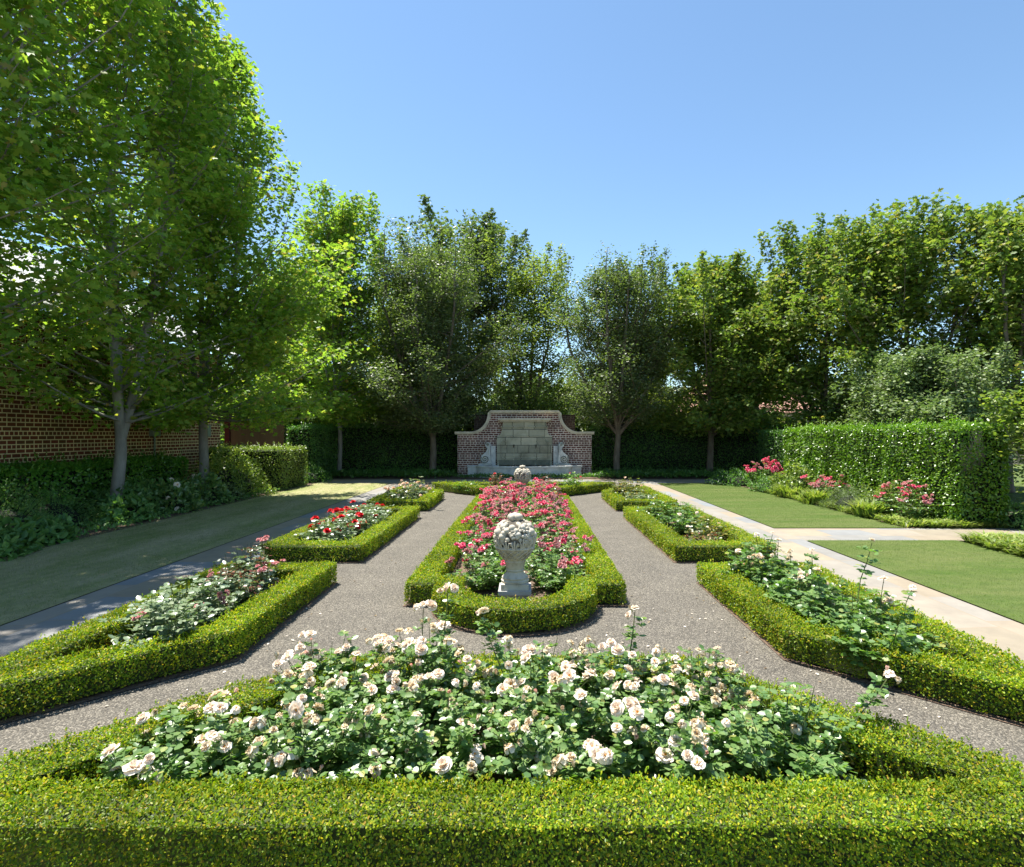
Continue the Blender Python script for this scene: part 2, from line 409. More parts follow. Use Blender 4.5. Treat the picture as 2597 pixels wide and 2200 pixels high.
# ------------------------------------------------------------------ leaves
def tpl(half, closed=True):
    """half outline [(x,y,z)...] from base to tip; returns two mirrored polygons"""
    n = len(half)
    V = list(half) + [(x, -y, z) for x, y, z in half[1:-1]]
    f1 = list(range(n))
    f2 = [0] + list(range(n, 2*n-2)) + [n-1]
    return np.array(V, float), [f1, f2[::-1]]
T_OVAL = tpl([(0, 0, 0), (.28, .27, .07), (.7, .24, .07), (1, 0, -.012)])
T_DIA = tpl([(0, 0, 0), (.45, .27, .07), (1, 0, -.012)])
T_MAPLE = tpl([(0, 0, 0), (-.06, .28, .0), (.17, .2, .04), (.36, .50, -.04), (.48, .17, .03), (.72, .24, .0), (1, 0, -.08)])
T_LANCE = tpl([(0, 0, 0), (.4, .13, .03), (1, 0, -.08)])
def t_blade(w):
    V = np.array([(0, w, 0), (0, -w, 0), (.5, w*.9, .12), (.5, -w*.9, .12), (1, 0, -.1)], float)
    return V, [[0, 1, 3, 2], [2, 3, 4]]
T_BLADE = t_blade(.06)
T_GRASS = (np.array([(0, .06, 0), (0, -.06, 0), (1, 0, .0)], float), [[0, 1, 2]])

def unit(a):
    return a / (np.linalg.norm(a, axis=-1, keepdims=True) + 1e-9)

def leaves(mb, P, D, Nn, S, template, mi=0):
    """P base points, D direction (leaf length), Nn approximate normal, S size"""
    TV, TF = template
    D = unit(D); Y = unit(np.cross(Nn, D)); Z = np.cross(D, Y)
    S = np.asarray(S)[:, None, None] if np.ndim(S) else S
    V = P[:, None] + S * (TV[None, :, 0, None]*D[:, None] + TV[None, :, 1, None]*Y[:, None] + TV[None, :, 2, None]*Z[:, None])
    n, k = len(P), len(TV)
    base = np.arange(n)[:, None]*k
    Lf = np.concatenate([np.array(f) for f in TF])
    Tt = np.array([len(f) for f in TF])
    mb.bulk(V.reshape(-1, 3), (base + Lf[None]).reshape(-1), np.tile(Tt, n), mi)

def rnd(n): return unit(rng.normal(size=(n, 3)))
def lump(P, s=1.0, ph=0.0):
    x, y, z = P[:, 0]*s, P[:, 1]*s, P[:, 2]*s
    return (np.sin(2.3*x+1.7*y+ph)+np.sin(3.9*y-2.1*z+1+ph)+np.sin(5.3*x+3.3*z+2)+.7*np.sin(9.1*x-7.7*y+ph)+.6*np.sin(14*y+11*x+5*z))/4.3

def scatter(mb, P, Nn, size, template, jit=.9, out=.35, depth=.03, mi=0, upb=0.0, vs=.3):
    """leaves on surface points P with outward normals Nn"""
    n = len(P)
    D = unit(Nn*out + rnd(n)*jit + np.array([0, 0, upb]))
    N2 = unit(Nn*.9 + rnd(n)*.7 + np.array([0, 0, .4]))
    P2 = P - Nn*rng.random((n, 1))*depth
    leaves(mb, P2, D, N2, size*(1-vs/2+vs*rng.random(n)), template, mi)

# ------------------------------------------------------------------ polygons
def inside(poly, P):
    poly = np.asarray(poly); x, y = P[:, 0], P[:, 1]
    c = np.zeros(len(P), bool); j = len(poly)-1
    for i in range(len(poly)):
        xi, yi = poly[i]; xj, yj = poly[j]
        cond = ((yi > y) != (yj > y)) & (x < (xj-xi)*(y-yi)/(yj-yi+1e-12)+xi)
        c ^= cond; j = i
    return c
def inset(poly, t):
    P = [np.array(p, float) for p in poly]; n = len(P)
    area = sum(P[i][0]*P[(i+1) % n][1]-P[(i+1) % n][0]*P[i][1] for i in range(n))
    s = 1 if area > 0 else -1
    out = []
    for i in range(n):
        a, b, c = P[i-1], P[i], P[(i+1) % n]
        d1 = (b-a)/np.linalg.norm(b-a); d2 = (c-b)/np.linalg.norm(c-b)
        n1 = s*np.array([-d1[1], d1[0]]); n2 = s*np.array([-d2[1], d2[0]])
        m = n1+n2; m /= np.linalg.norm(m)
        out.append(tuple(b + m*t/max(.25, m @ n1)))
    return out
def ring_edges(mb, poly, z0, z1, mi=0):
    n = len(poly)
    V = [(p[0], p[1], z0) for p in poly]+[(p[0], p[1], z1) for p in poly]
    mb.add(V, [(i, (i+1) % n, (i+1) % n+n, i+n) for i in range(n)], mi)
def cap(mb, polys, z, mi=0):
    tris = geometry.tessellate_polygon([[Vector((p[0], p[1], 0)) for p in q] for q in polys])
    V = [(p[0], p[1], z) for q in polys for p in q]
    mb.add(V, [tuple(t) for t in tris], mi)

def sides(poly, dens, h, outward):
    poly = [np.array(p, float) for p in poly]; n = len(poly)
    area = sum(poly[i][0]*poly[(i+1) % n][1]-poly[(i+1) % n][0]*poly[i][1] for i in range(n))
    s = (1 if area > 0 else -1) * outward
    PP, NN = [], []
    for i in range(n):
        a, b = poly[i], poly[(i+1) % n]; L = np.linalg.norm(b-a)
        k = max(1, int(L*h*dens)); t = rng.random(k)
        z = .025+(h-.025)*rng.random(k)**.85
        d = (b-a)/L; nn = s*np.array([d[1], -d[0]])
        P = np.column_stack([a[0]+(b[0]-a[0])*t, a[1]+(b[1]-a[1])*t, z])
        # round the upper shoulder
        zz = np.clip((z-(h-.045))/.045, 0, 1)
        P[:, :2] -= nn*(zz**2*.02)[:, None]
        Nv = np.column_stack([np.full(k, nn[0]), np.full(k, nn[1]), zz*.9])
        PP.append(P); NN.append(unit(Nv))
    return np.concatenate(PP), np.concatenate(NN)

def box_hedge(name, outer, inner, h, size, dens, label, loc, template=T_OVAL, matn='box', group='clipped box hedges of the parterre', lumpy=.017):
    ox, oy = loc
    outer = [(x-ox, y-oy) for x, y in outer]
    polys = [outer]
    if inner is not None:
        inner = [(x-ox, y-oy) for x, y in inner]; polys.append(inner)
    mb = MB()
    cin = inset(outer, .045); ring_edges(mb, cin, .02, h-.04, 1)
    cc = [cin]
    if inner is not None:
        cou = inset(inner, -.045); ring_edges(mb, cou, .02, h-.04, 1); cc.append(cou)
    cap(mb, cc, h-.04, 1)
    A = np.array(outer); lo, hi = A.min(0), A.max(0)
    n = int((hi-lo).prod()*dens)
    P = lo+(hi-lo)*rng.random((n, 2)); k = inside(outer, P)
    if inner is not None: k &= ~inside(inner, P)
    P = P[k]; P3 = np.column_stack([P, np.full(len(P), h)])
    N3 = np.tile([0, 0, 1.], (len(P3), 1))
    PS, NS = sides(outer, dens, h, 1)
    if inner is not None:
        P2, N2 = sides(inner, dens*.8, h, -1)
        PS = np.concatenate([PS, P2]); NS = np.concatenate([NS, N2])
    P3 = P3 + N3*(lump(P3, 1.6)*lumpy+.4*lump(P3, 6.0)*lumpy)[:, None]
    PS = PS + NS*(lump(PS, 2.1, 1.)*lumpy*1.1+.5*lump(PS, 7.0)*lumpy)[:, None]
    scatter(mb, P3, N3, size, template, out=.5, depth=.018, upb=.15)
    scatter(mb, PS, NS, size, template, out=.45, depth=.02, upb=.15)
    # young shoots standing a little proud of the clipped face
    q = rng.random(len(P3)) < .05*(1+lump(P3, 1.1, 3))
    S = P3[q]; m = len(S)
    hh = rng.random(m)**2*.05*(size/.02)**.5
    for j in range(4):
        a = rng.random(m)*6.28
        leaves(mb, S+np.column_stack([np.zeros(m), np.zeros(m), hh*(.4+.2*j)]), np.column_stack([np.cos(a), np.sin(a), np.full(m, 1.1)]),
               np.column_stack([-np.cos(a), -np.sin(a), np.full(m, .6)]), size*(.8+.3*rng.random(m)), template)
    o = mb.obj(name, [M[matn], M['box_core']], loc=(ox, oy, 0))
    tag(o, label, 'hedge', group)
    return o

# ------------------------------------------------------------------ ground and paths
def sheet(name, polys, z, m, loc=(0, 0)):
    mb = MB()
    for q in polys:
        cap(mb, [[(x-loc[0], y-loc[1]) for x, y in q]], 0)
    o = mb.obj(name, [m], loc=(loc[0], loc[1], z))
    tag(o, kind='structure'); return o
rect = lambda x0, x1, y0, y1: [(x0, y0), (x1, y0), (x1, y1), (x0, y1)]
sheet('ground', [rect(-250, 250, -60, 400)], -.03, M['earth'])
sheet('gravel_path', [rect(-3.34, 3.34, -2, 18.7)], 0.0, M['gravel'])
XI, XO = 3.30, 4.50
sheet('flagstone_path', [rect(-XO, -XI, -2, 18.7), rect(XI, XO, -2, 18.7)], .012, M['flag_y'])
sheet('flagstone_cross_path', [rect(-7.2, 7.2, 18.704, 20.3), rect(XO+.004, 20, 8.68, 9.83)], .010, M['flag_x'])
sheet('lawn', [rect(XO+.004, 6.85, 9.834, 18.7), rect(XO+.004, 6.85, -2, 8.676), rect(10.2, 30, 12.5, 30)], .022, M['lawn_r'])
sheet('worn_lawn', [rect(-7.0, -XO-.004, -2, 18.7)], .018, M['lawn_l'])
sheet('planting_soil', [rect(-11, -7.0, -2, 22.8), rect(6.854, 9.2, 9.834, 22.8), rect(-7.0, 6.85, 20.304, 23)], .006, M['soil'])
beds = []
def soil(poly):
    beds.append(poly)

# short grass blades as real geometry
def grass(name, rects, dens, size, m, label_kind='stuff'):
    mb = MB()
    for (x0, x1, y0, y1) in rects:
        y = y0+(y1-y0)*rng.random(int((x1-x0)*(y1-y0)*dens))
        n = len(y); x = x0+(x1-x0)*rng.random(n)
        a = rng.random(n)*6.28
        D = np.column_stack([np.cos(a)*.7, np.sin(a)*.7, np.full(n, .8)+.4*rng.random(n)])
        leaves(mb, np.column_stack([x, y, np.full(n, .02)]), D, np.column_stack([-np.cos(a), -np.sin(a), np.full(n, .7)]), size*(.6+.8*rng.random(n)), T_GRASS)
    o = mb.obj(name, [m]); tag(o, kind='stuff'); return o
g = grass('lawn_grass', [(XO-.008, 6.9, 2.8, 8.70), (XO-.008, 6.9, 9.81, 18.6), (10.2, 16, 12.5, 20)], 5200, .017, M['grass'])
tag(g, 'short mown green grass on the right lawns', 'grass')
g = grass('worn_grass', [(-7.1, -XO+.01, 4.2, 18.6)], 1500, .024, M['grass_dry'])
tag(g, 'thin worn grass strip in the shade beside the left walk', 'grass')

# ------------------------------------------------------------------ parterre hedges
HH = .235
W2 = .27
def arc(cx, cy, r, a0, a1, n=16):
    return [(cx+r*math.cos(R(a0+(a1-a0)*i/n)), cy+r*math.sin(R(a0+(a1-a0)*i/n))) for i in range(n+1)]
CY = 18.5
def mir(poly): return [(-x, y) for x, y in poly]
def flip(poly): return [(x, CY-y) for x, y in poly]

front = [(-2.74, 2.06), (2.74, 2.06), (1.14, 3.66), (-1.14, 3.66)]
box_hedge('box_hedge', front, inset(front, .29), HH, .0145, 15000, 'box hedge ring nearest the camera around the white rose bed', (0, 2.8), lumpy=.02)
soil(inset(front, -.012))
farb = flip(front)
box_hedge('box_hedge', farb, inset(farb, W2), HH+.02, .030, 3600, 'farthest box hedge ring, in front of the wall fountain', (0, 15.7), template=T_DIA)
soil(inset(farb, -.012))
cen_o = [(-1.085, 5.43), (-.78, 5.43)] + arc(0, 5.43, .80, 180, 360)[1:-1] + [(.78, 5.43), (1.085, 5.43), (1.085, 13.07), (.78, 13.07)] + arc(0, 13.07, .80, 0, 180)[1:-1] + [(-.78, 13.07), (-1.085, 13.07)]
cen_i = [(-.80, 5.70), (-.52, 5.70)] + arc(0, 5.43, .52, 180, 360) + [(.52, 5.70), (.80, 5.70), (.80, 12.8), (.52, 12.8)] + arc(0, 13.07, .52, 0, 180) + [(-.52, 12.8), (-.80, 12.8)]
box_hedge('box_hedge', cen_o, cen_i, HH, .0185, 8000, 'long central box hedge ring with a rounded end around the pink roses', (0, 9.25))
soil(inset(cen_o, -.02))
b3 = [(2.05, 6.28), (2.05, 4.13), (3.33, 2.85), (3.33, 6.28)]
b2 = rect(2.05, 3.40, 7.25, 11.15)
b1 = [(2.05, 12.05), (3.40, 12.05), (3.40, 15.6), (2.05, 14.3)]
for side in (1, -1):
    sd = 'right' if side > 0 else 'left'
    f = (lambda p: p) if side > 0 else mir
    for poly, sz, dn, lab, c, tp in (
        (b3, .0175, 10500, {1: 'pointed box hedge ring nearest the camera on the right, around cream roses', -1: 'pointed box hedge ring nearest the camera on the left, around pale leaved roses'}, (2.7, 4.7), T_OVAL),
        (b2, .021, 6500, {1: 'middle box hedge ring on the right side of the gravel', -1: 'middle box hedge ring on the left, around the red roses'}, (2.7, 9.2), T_DIA),
        (b1, .029, 3800, {1: 'small far box hedge ring on the right, under golden tipped roses', -1: 'small far box hedge ring on the left, under peach roses'}, (2.7, 13.5), T_DIA)):
        q = f(poly)
        box_hedge('box_hedge', q, inset(q, W2), HH, sz, dn, lab[side], (side*c[0], c[1]), template=tp)
        soil(inset(q, -.012))
sheet('bed_soil', beds, .006, M['soil'])

# ------------------------------------------------------------------ blooms
def petal(mb, ang, tilt, L, W, curl, cup, jit, mi, z0=0.0, r0=0.004):
    nu, nv = 4, 4
    u = np.linspace(0, 1, nu); v = np.linspace(-1, 1, nv)
    U, V = np.meshgrid(u, v, indexing='ij')
    w = W*np.sin(np.clip(U*.85+.12, 0, 1)*np.pi*.62)
    r = r0 + U*L*math.cos(tilt) - cup*.5*U*(V**2)*L
    zz = z0 + U*L*math.sin(tilt) + cup*(V**2)*w*.9 - curl*L*U**3
    y = V*w
    jt = rng.normal(size=U.shape)*jit
    X = r*math.cos(ang) - y*math.sin(ang); Yv = r*math.sin(ang) + y*math.cos(ang)
    Z = zz + jt
    P = np.stack([X+jt*.5, Yv-jt*.5, Z], -1).reshape(-1, 3)
    f = [(i*nv+j, (i+1)*nv+j, (i+1)*nv+j+1, i*nv+j+1) for i in range(nu-1) for j in range(nv-1)]
    mb.add(P, f, mi)
def bloom_mesh(name, mats, R0, rings, centre=True, jit=.0015):
    mb = MB()
    for (n, tilt, L, W, curl, cup, z0) in rings:
        a0 = rng.random()*6.28
        for i in range(n):
            petal(mb, a0+6.283*i/n+rng.normal()*.15, R(tilt+rng.normal()*7), R0*L*(1+.1*rng.normal()), R0*W, curl, cup, jit, 0, z0*R0)
    if centre:
        mb.ball((0, 0, R0*.16), R0*.17, 8, 4, 1, (1, 1, .6))
        for i in range(14):
            a = rng.random()*6.28; r = R0*.2*rng.random()**.5
            mb.ball((r*math.cos(a), r*math.sin(a), R0*(.24+.06*rng.random())), R0*.045, 5, 3, 1)
    # sepals and a short neck below
    mb.tube([(0, 0, -R0*.9), (0, 0, -R0*.05)], [R0*.05, R0*.09], 5, 2)
    for i in range(5):
        petal(mb, 6.283*i/5, R(5), R0*.45, R0*.1, .3, .2, 0, 2, -.03*R0)
    return mb.mesh(name, mats, smooth=True)
OPEN = [(6, 8, 1.0, .62, .18, .25, 0), (6, 26, .84, .5, .1, .4, .03), (6, 48, .62, .4, .05, .6, .05)]
FULL = [(6, 6, 1.0, .62, .22, .25, 0), (6, 22, .9, .55, .12, .4, .03), (6, 42, .74, .48, .05, .6, .05), (6, 60, .55, .38, 0, .8, .06), (5, 74, .42, .3, 0, 1, .08)]
DROOP = [(5, -18, 1.0, .55, .5, .3, 0), (6, 5, .8, .45, .3, .5, .03), (4, 40, .5, .3, .1, .5, .05)]
BUD = [(4, 66, .9, .42, -.1, .9, 0), (4, 78, .8, .36, -.15, 1.1, .05)]
DBL = [(7, 10, 1.0, .52, .2, .3, 0), (7, 30, .85, .46, .1, .5, .05), (7, 50, .68, .4, 0, .6, .1), (5, 70, .5, .3, 0, .8, .15)]
BLOOMS = {}
def fam(key, pm, sm, R0, ringsets, centres, jit=.0015):
    BLOOMS[key] = [bloom_mesh(key+'_bloom', [M[pm], M[sm], M['cane']], R0*(.88+.25*rng.random()), rs, c, jit*(R0/.035)) for rs, c in zip(ringsets, centres)]
fam('white', 'white_petal', 'stamen', .032, [OPEN, FULL, OPEN, FULL, DROOP, OPEN], [1, 0, 1, 1, 1, 1])
fam('white_faded', 'faded_petal', 'stamen_old', .026, [DROOP, DROOP, OPEN, BUD], [1, 1, 1, 0], .004)
fam('bud', 'bud_petal', 'stamen', .02, [BUD, BUD], [0, 0])
fam('red', 'red_petal', 'stamen', .05, [DBL, FULL], [0, 0])
fam('coral', 'coral_petal', 'stamen', .035, [DBL, OPEN], [0, 1])
fam('peach', 'peach_petal', 'stamen_old', .05, [FULL, DROOP], [1, 1], .003)
def cluster_mesh(name, pm, R0, k, spread, jit=.002):
    mb = MB()
    for i in range(k):
        sub = MB()
        rs = OPEN if i % 2 else DBL
        for (n, tilt, L, W, curl, cup, z0) in rs[:3]:
            for j in range(5):
                petal(sub, 6.283*j/5+rng.random(), R(tilt+rng.normal()*10), R0*L, R0*W, curl, cup, jit, 0, z0*R0)
        off = np.array([rng.normal()*spread, rng.normal()*spread, rng.normal()*spread*.4])
        for a in sub.v: mb.v.append(a+off)
        for l in sub.l: mb.l.append(l+mb.n)
        mb.t += sub.t; mb.m += sub.m; mb.n += sub.n
        mb.tube([(0, 0, -.09), tuple(off*.9)], [.002, .0015], 4, 1)
    return mb.mesh(name, [M[pm], M['cane']], smooth=True)
BLOOMS['pink'] = [cluster_mesh('pink_bloom', 'pink_petal', .026, k, .030) for k in (5, 7, 4)]
BLOOMS['pink_faded'] = [cluster_mesh('faded_pink_bloom', 'faded_pink_petal', .021, k, .034, .004) for k in (7, 6)]
BLOOMS['red_tuft'] = [cluster_mesh('red_tuft_bloom', 'faded_pink_petal', .022, 5, .03, .004)]

# ------------------------------------------------------------------ shrubs with canes
def rose_bush(x, y, r, h, ncane, lsize, lm, blooms, label, group, bscale=1.0, maxb=100, tall=(), spread=1.0, nleaf=9, tip=None, name='rose_bush', z0=.004, blow=.45):
    """blooms: list of (family, fraction of the cane tips carrying it)"""
    root = empty(name, (x, y, z0)); tag(root, label, 'rose bush', group)
    fol, can = MB(), MB()
    tips = []
    canes = []
    for i in range(ncane):
        a = rng.random()*6.28; rr = r*math.sqrt(rng.random())*1.0
        hh = h*(.55+.52*rng.random())*(1-.35*(rr/r)**2.5)
        if rng.random() < .3: hh *= .6
        canes.append((a, rr, hh))
    for (dx, dy, hz) in tall: canes.append((math.atan2(dy, dx), math.hypot(dx, dy), hz))
    LP, LD, LN, LS, TP = [], [], [], [], []
    for ci, (a, rr, hh) in enumerate(canes):
        t = np.linspace(0, 1, 7)
        b0 = np.array([math.cos(a), math.sin(a), 0])*.05*rng.random()
        e = np.array([math.cos(a)*rr, math.sin(a)*rr, hh])
        C = b0[None]*(1-t)[:, None] + e[None]*np.column_stack([t**.8, t**.8, t**1.15]) + rng.normal(size=(7, 3))*.008*t[:, None]
        istall = ci >= ncane
        can.tube(C, np.linspace(.0045, .0018, 7)*(1.5 if istall else 1), 4)
        nl = nleaf if not istall else int(nleaf*2.2)
        tt = (.22+.76*rng.random(nl)) if not istall else (.4+.56*rng.random(nl))
        for tq in tt:
            p = np.array([np.interp(tq, t, C[:, k]) for k in range(3)])
            az = rng.random()*6.28
            d = np.array([math.cos(az), math.sin(az), .15+.5*rng.random()]); d /= np.linalg.norm(d)
            side = np.cross(d, [0, 0, 1]); side /= np.linalg.norm(side)
            Lr = lsize*2.1
            nb = np.array([0, 0, 1.])+rng.normal(size=3)*.35
            tpv = 1.0 if tq > .85 else 0.0
            for (s_, off, dd) in ((1., 0, d*1.0), (.68, .8, d*.3+side), (.68, -.8, d*.3-side), (.36, .8, d*.2+side), (.36, -.8, d*.2-side)):
                LP.append(p+d*Lr*s_*.62 - np.array([0, 0, .25*Lr*s_*s_])); LD.append(dd+rng.normal(size=3)*.15-np.array([0, 0, .15]))
                LN.append(nb+rng.normal(size=3)*.2); LS.append(lsize*(.8+.4*rng.random())*(1 if off == 0 else .88)); TP.append(tpv)
        tips.append((C[-1], C[-1]-C[-2]))
    LP, LD, LN, LS, TP = map(np.array, (LP, LD, LN, LS, TP))
    WIDE = (T_OVAL[0]*np.array([1, 1.35, 1]), T_OVAL[1])
    if tip:
        k = (TP > .5) & (rng.random(len(TP)) < .8)
        leaves(fol, LP[~k], LD[~k], LN[~k], LS[~k], WIDE, 0)
        leaves(fol, LP[k], LD[k], LN[k], LS[k]*.85, WIDE, 1)
        fol.obj('foliage', [M[lm], M[tip]], root)
    else:
        leaves(fol, LP, LD, LN, LS, WIDE, 0)
        fol.obj('foliage', [M[lm]], root)
    can.obj('canes', [M['cane']], root)
    nb = 0
    order = rng.permutation(len(tips))
    if tall: order = list(range(ncane, len(tips)))+[o for o in order if o < ncane]
    q = 0
    for fm, frac in blooms:
        k = int(round(frac*len(tips)))
        for oi in order[q:q+k]:
            if nb >= maxb: break
            p, d = tips[oi]
            if p[2] < h*blow and oi < ncane: continue
            me = BLOOMS[fm][rng.integers(len(BLOOMS[fm]))]
            many = fm in ('white', 'white_faded')
            kk = (int(rng.choice([1, 2, 3, 4], p=[.52, .28, .14, .06])) if oi < ncane else (3 if y < 3.6 else 1)) if many else 1
            az0 = rng.random()*6.28
            for q_ in range(kk):
                if nb >= maxb: break
                fam_ = fm
                if many and q_ and rng.random() < .35: fam_ = 'white_faded' if rng.random() < .6 else 'bud'
                me = BLOOMS[fam_][rng.integers(len(BLOOMS[fam_]))]
                b = bpy.data.objects.new('bloom', me)
                b.parent = root
                off = np.zeros(3) if q_ == 0 else np.array([math.cos(az0+q_*2.1), math.sin(az0+q_*2.1), 0])*(.042+.02*rng.random())-np.array([0, 0, .03*rng.random()])
                b.location = tuple(p+np.array([0, 0, .022])+off)
                dd = Vector(tuple(unit(d)*.6+np.array([-.15, -.2, .75])+off*9+rng.normal(size=3)*.45))
                b.rotation_euler = dd.to_track_quat('Z', 'Y').to_euler()
                s = bscale*(.62+.5*rng.random()); b.scale = (s, s, s)
                COL.objects.link(b); nb += 1
        q += k
    return root

# front bed: white roses, seen from the near hedge back
GW = 'white rose bushes in the front bed'
for (x, y, r, h, lab, wf, ff, tall) in (
    (-1.55, 2.68, .36, .36, 'low white rose bush at the far left tip of the front bed', .30, .1, ()),
    (-.98, 2.72, .40, .42, 'white rose bush second from the left just behind the near hedge', .20, .28, ()),
    (-.36, 2.74, .40, .40, 'white rose bush just behind the near hedge, left of the bed centre', .16, .26, ()),
    (.24, 2.74, .40, .41, 'white rose bush just behind the near hedge, right of the bed centre', .24, .28, ()),
    (.80, 2.74, .38, .40, 'white rose bush behind the near hedge, beside the leafy right tip of the bed', .22, .18, ()),
    (1.36, 2.72, .40, .42, 'mostly leafy rose bush at the right tip of the front bed', .03, .05, ((.62, .12, .44),)),
    (-1.05, 3.28, .36, .47, 'white rose bush at the back left corner of the front bed', .22, .42, ()),
    (-.48, 3.30, .40, .52, 'tallest white rose bush at the back of the front bed, left of the urn', .46, .3, ((.12, .08, .74), (-.05, .1, .60))),
    (.12, 3.24, .38, .47, 'white rose bush at the back of the front bed, below the urn', .40, .35, ((-.26, .05, .62),)),
    (.68, 3.26, .38, .46, 'white rose bush at the back of the front bed, right of the urn', .36, .3, ((.1, .15, .60),)),
    (1.14, 3.2, .32, .44, 'faded white rose bush at the back right corner of the front bed', .16, .5, ())):
    rose_bush(x, y, r, h, 78, .039, 'rose_leaf', [('white', wf*.85), ('white_faded', ff*.62)], lab, GW, tall=tall, nleaf=10, blow=.42)

# central bed: pink roses
GP = 'pink rose bushes in the central bed'
rows = ['beside the near urn', 'second behind the near urn', 'third behind the near urn', 'fourth behind the near urn', 'fifth behind the near urn', 'sixth behind the near urn', 'seventh behind the near urn', 'just before the far urn']
for i, yy in enumerate([6.05, 6.95, 7.9, 8.85, 9.8, 10.7, 11.6, 12.45]):
    for sx in (-1, 1):
        fr = (.08, .05) if (i == 0 and sx > 0) else ((.14, .08) if i == 0 else ((.17, .20) if i == 1 else (.22, .36)))
        hh = (.48, .52, .56, .58, .60, .62, .64, .64)[i]
        rose_bush(sx*(.36 if i else .40)+rng.normal()*.03, yy, .49, hh, 68, .038 if i < 3 else .045, 'rose_leaf',
                  [('pink', fr[0]), ('pink_faded', fr[1])], 'pink rose bush on the %s of the central bed, %s' % ('right' if sx > 0 else 'left', rows[i]), GP, nleaf=8, bscale=1.0 if i < 3 else 1.15, blow=.5)

# side beds
GL = 'pale leaved roses in the near left bed'
for (x, y, r, h, lab, bl, tp, lm) in (
    (-2.62, 4.15, .33, .46, 'pale grey green rose bush nearest the camera in the near left bed', [], None, 'rose_leaf_pale'),
    (-2.75, 4.65, .36, .48, 'pale rose bush with a red tuft, second from the camera in the near left bed', [('red_tuft', .05)], None, 'rose_leaf_pale'),
    (-2.65, 5.15, .33, .42, 'rose bush with reddish seed heads in the middle of the near left bed', [('red_tuft', .08), ('white_faded', .1)], 'rose_leaf_red', 'rose_leaf_pale'),
    (-2.78, 5.65, .30, .55, 'tall pale rose bush at the far end of the near left bed', [('red_tuft', .05)], 'rose_leaf_red', 'rose_leaf_pale')):
    rose_bush(x, y, r*1.1, h*1.08, 72, .048, lm, bl, lab, GL, nleaf=9, tip=tp)
GR = 'cream roses in the near right bed'
for (x, y, r, h, lab, bl, tall) in (
    (2.62, 3.95, .32, .40, 'dark leafy rose bush nearest the camera in the near right bed', [('white', .03)], ((.32, .1, .56), (.2, .25, .58))),
    (2.66, 4.45, .36, .42, 'dark leafy rose bush with one tall budded stem in the near right bed', [('white', .06)], ((.25, .05, .80), (-.1, .2, .52))),
    (2.62, 4.95, .34, .44, 'rose bush third from the camera in the near right bed', [('white', .04), ('white_faded', .06)], ((.1, .1, .62),)),
    (2.62, 5.42, .33, .46, 'rose bush fourth from the camera in the near right bed', [('white', .05), ('white_faded', .12)], ((0, .1, .6),)),
    (2.50, 5.85, .28, .48, 'cream rose bush at the far end of the near right bed', [('white', .09), ('white_faded', .12)], ((.05, .0, .62), (.25, .1, .6)))):
    rose_bush(x, y, r*1.12, h*1.12, 72, .047, 'rose_leaf', bl, lab, GR, nleaf=9, tall=tall)
GM = 'red roses in the middle left bed'
for (x, y, lab) in ((-2.72, 7.95, 'red rose bush nearest the camera in the middle left bed'), (-2.78, 8.65, 'red rose bush second from the camera in the middle left bed'),
                    (-2.68, 9.35, 'red rose bush third from the camera in the middle left bed'), (-2.78, 10.1, 'red rose bush at the far end of the middle left bed')):
    rose_bush(x, y, .46, .50, 72, .055, 'rose_leaf_pale', [('red', .14)], lab, GM, nleaf=8, tip=None)
GQ = 'sparse roses in the middle right bed'
for (x, y, h, lab, bl) in ((2.55, 10.3, .42, 'sparse rose bush at the far left of the middle right bed', []), (2.72, 9.3, .46, 'leafy rose bush with one white bloom in the middle right bed', [('white', .04)]),
                       (2.95, 8.6, .36, 'low pale rose bush along the walk in the middle right bed', [('white', .03)]), (2.6, 8.0, .26, 'short ragged rose bush nearest the camera in the middle right bed', [('white_faded', .05)]),
                       (3.0, 10.2, .42, 'rose bush with thin upright shoots beside the walk in the middle right bed', [])):
    rose_bush(x, y, .38, h*1.05, 44, .05, 'rose_leaf_gold' if h < .4 else 'rose_leaf', bl, lab, GQ, nleaf=8, tip='rose_leaf_red' if h < .3 else None)
for (x, y, h, lab, lm, bl, tp) in ((-2.78, 12.9, .5, 'peach rose bush nearer the camera in the far left bed', 'rose_leaf_pale', [('peach', .2)], 'rose_leaf_gold'),
                        (-2.7, 13.7, .62, 'peach rose bush at the back of the far left bed', 'rose_leaf_pale', [('peach', .25)], 'rose_leaf_gold'),
                        (2.72, 12.9, .42, 'golden tipped rose bush nearer the camera in the far right bed', 'rose_leaf_pale', [], 'rose_leaf_gold'),
                        (2.68, 13.8, .68, 'golden tipped rose bush at the back of the far right bed', 'rose_leaf_gold', [('peach', .05)], 'rose_leaf_gold')):
    rose_bush(x, y, .5, h, 64, .06, lm, bl, lab, 'roses in the small far beds', nleaf=8, tip=tp)
for (x, y, h, lab, lm, bl) in ((-1.55, 15.6, .4, 'dark low rose bush at the left end of the far bed before the fountain', 'rose_leaf', []),
                        (-.75, 15.55, .56, 'rose bush with red new leaves left of the far urn', 'rose_leaf_red', [('coral', .06)]),
                        (.62, 15.5, .62, 'rose bush with dark red new leaves right of the far urn', 'rose_leaf_red', []),
                        (1.35, 15.6, .62, 'dark green rose bush with coral buds at the right end of the far bed', 'rose_leaf', [('coral', .12)])):
    rose_bush(x, y, .42, h, 42, .055, lm, bl, lab, 'roses in the far bed before the fountain', nleaf=8)

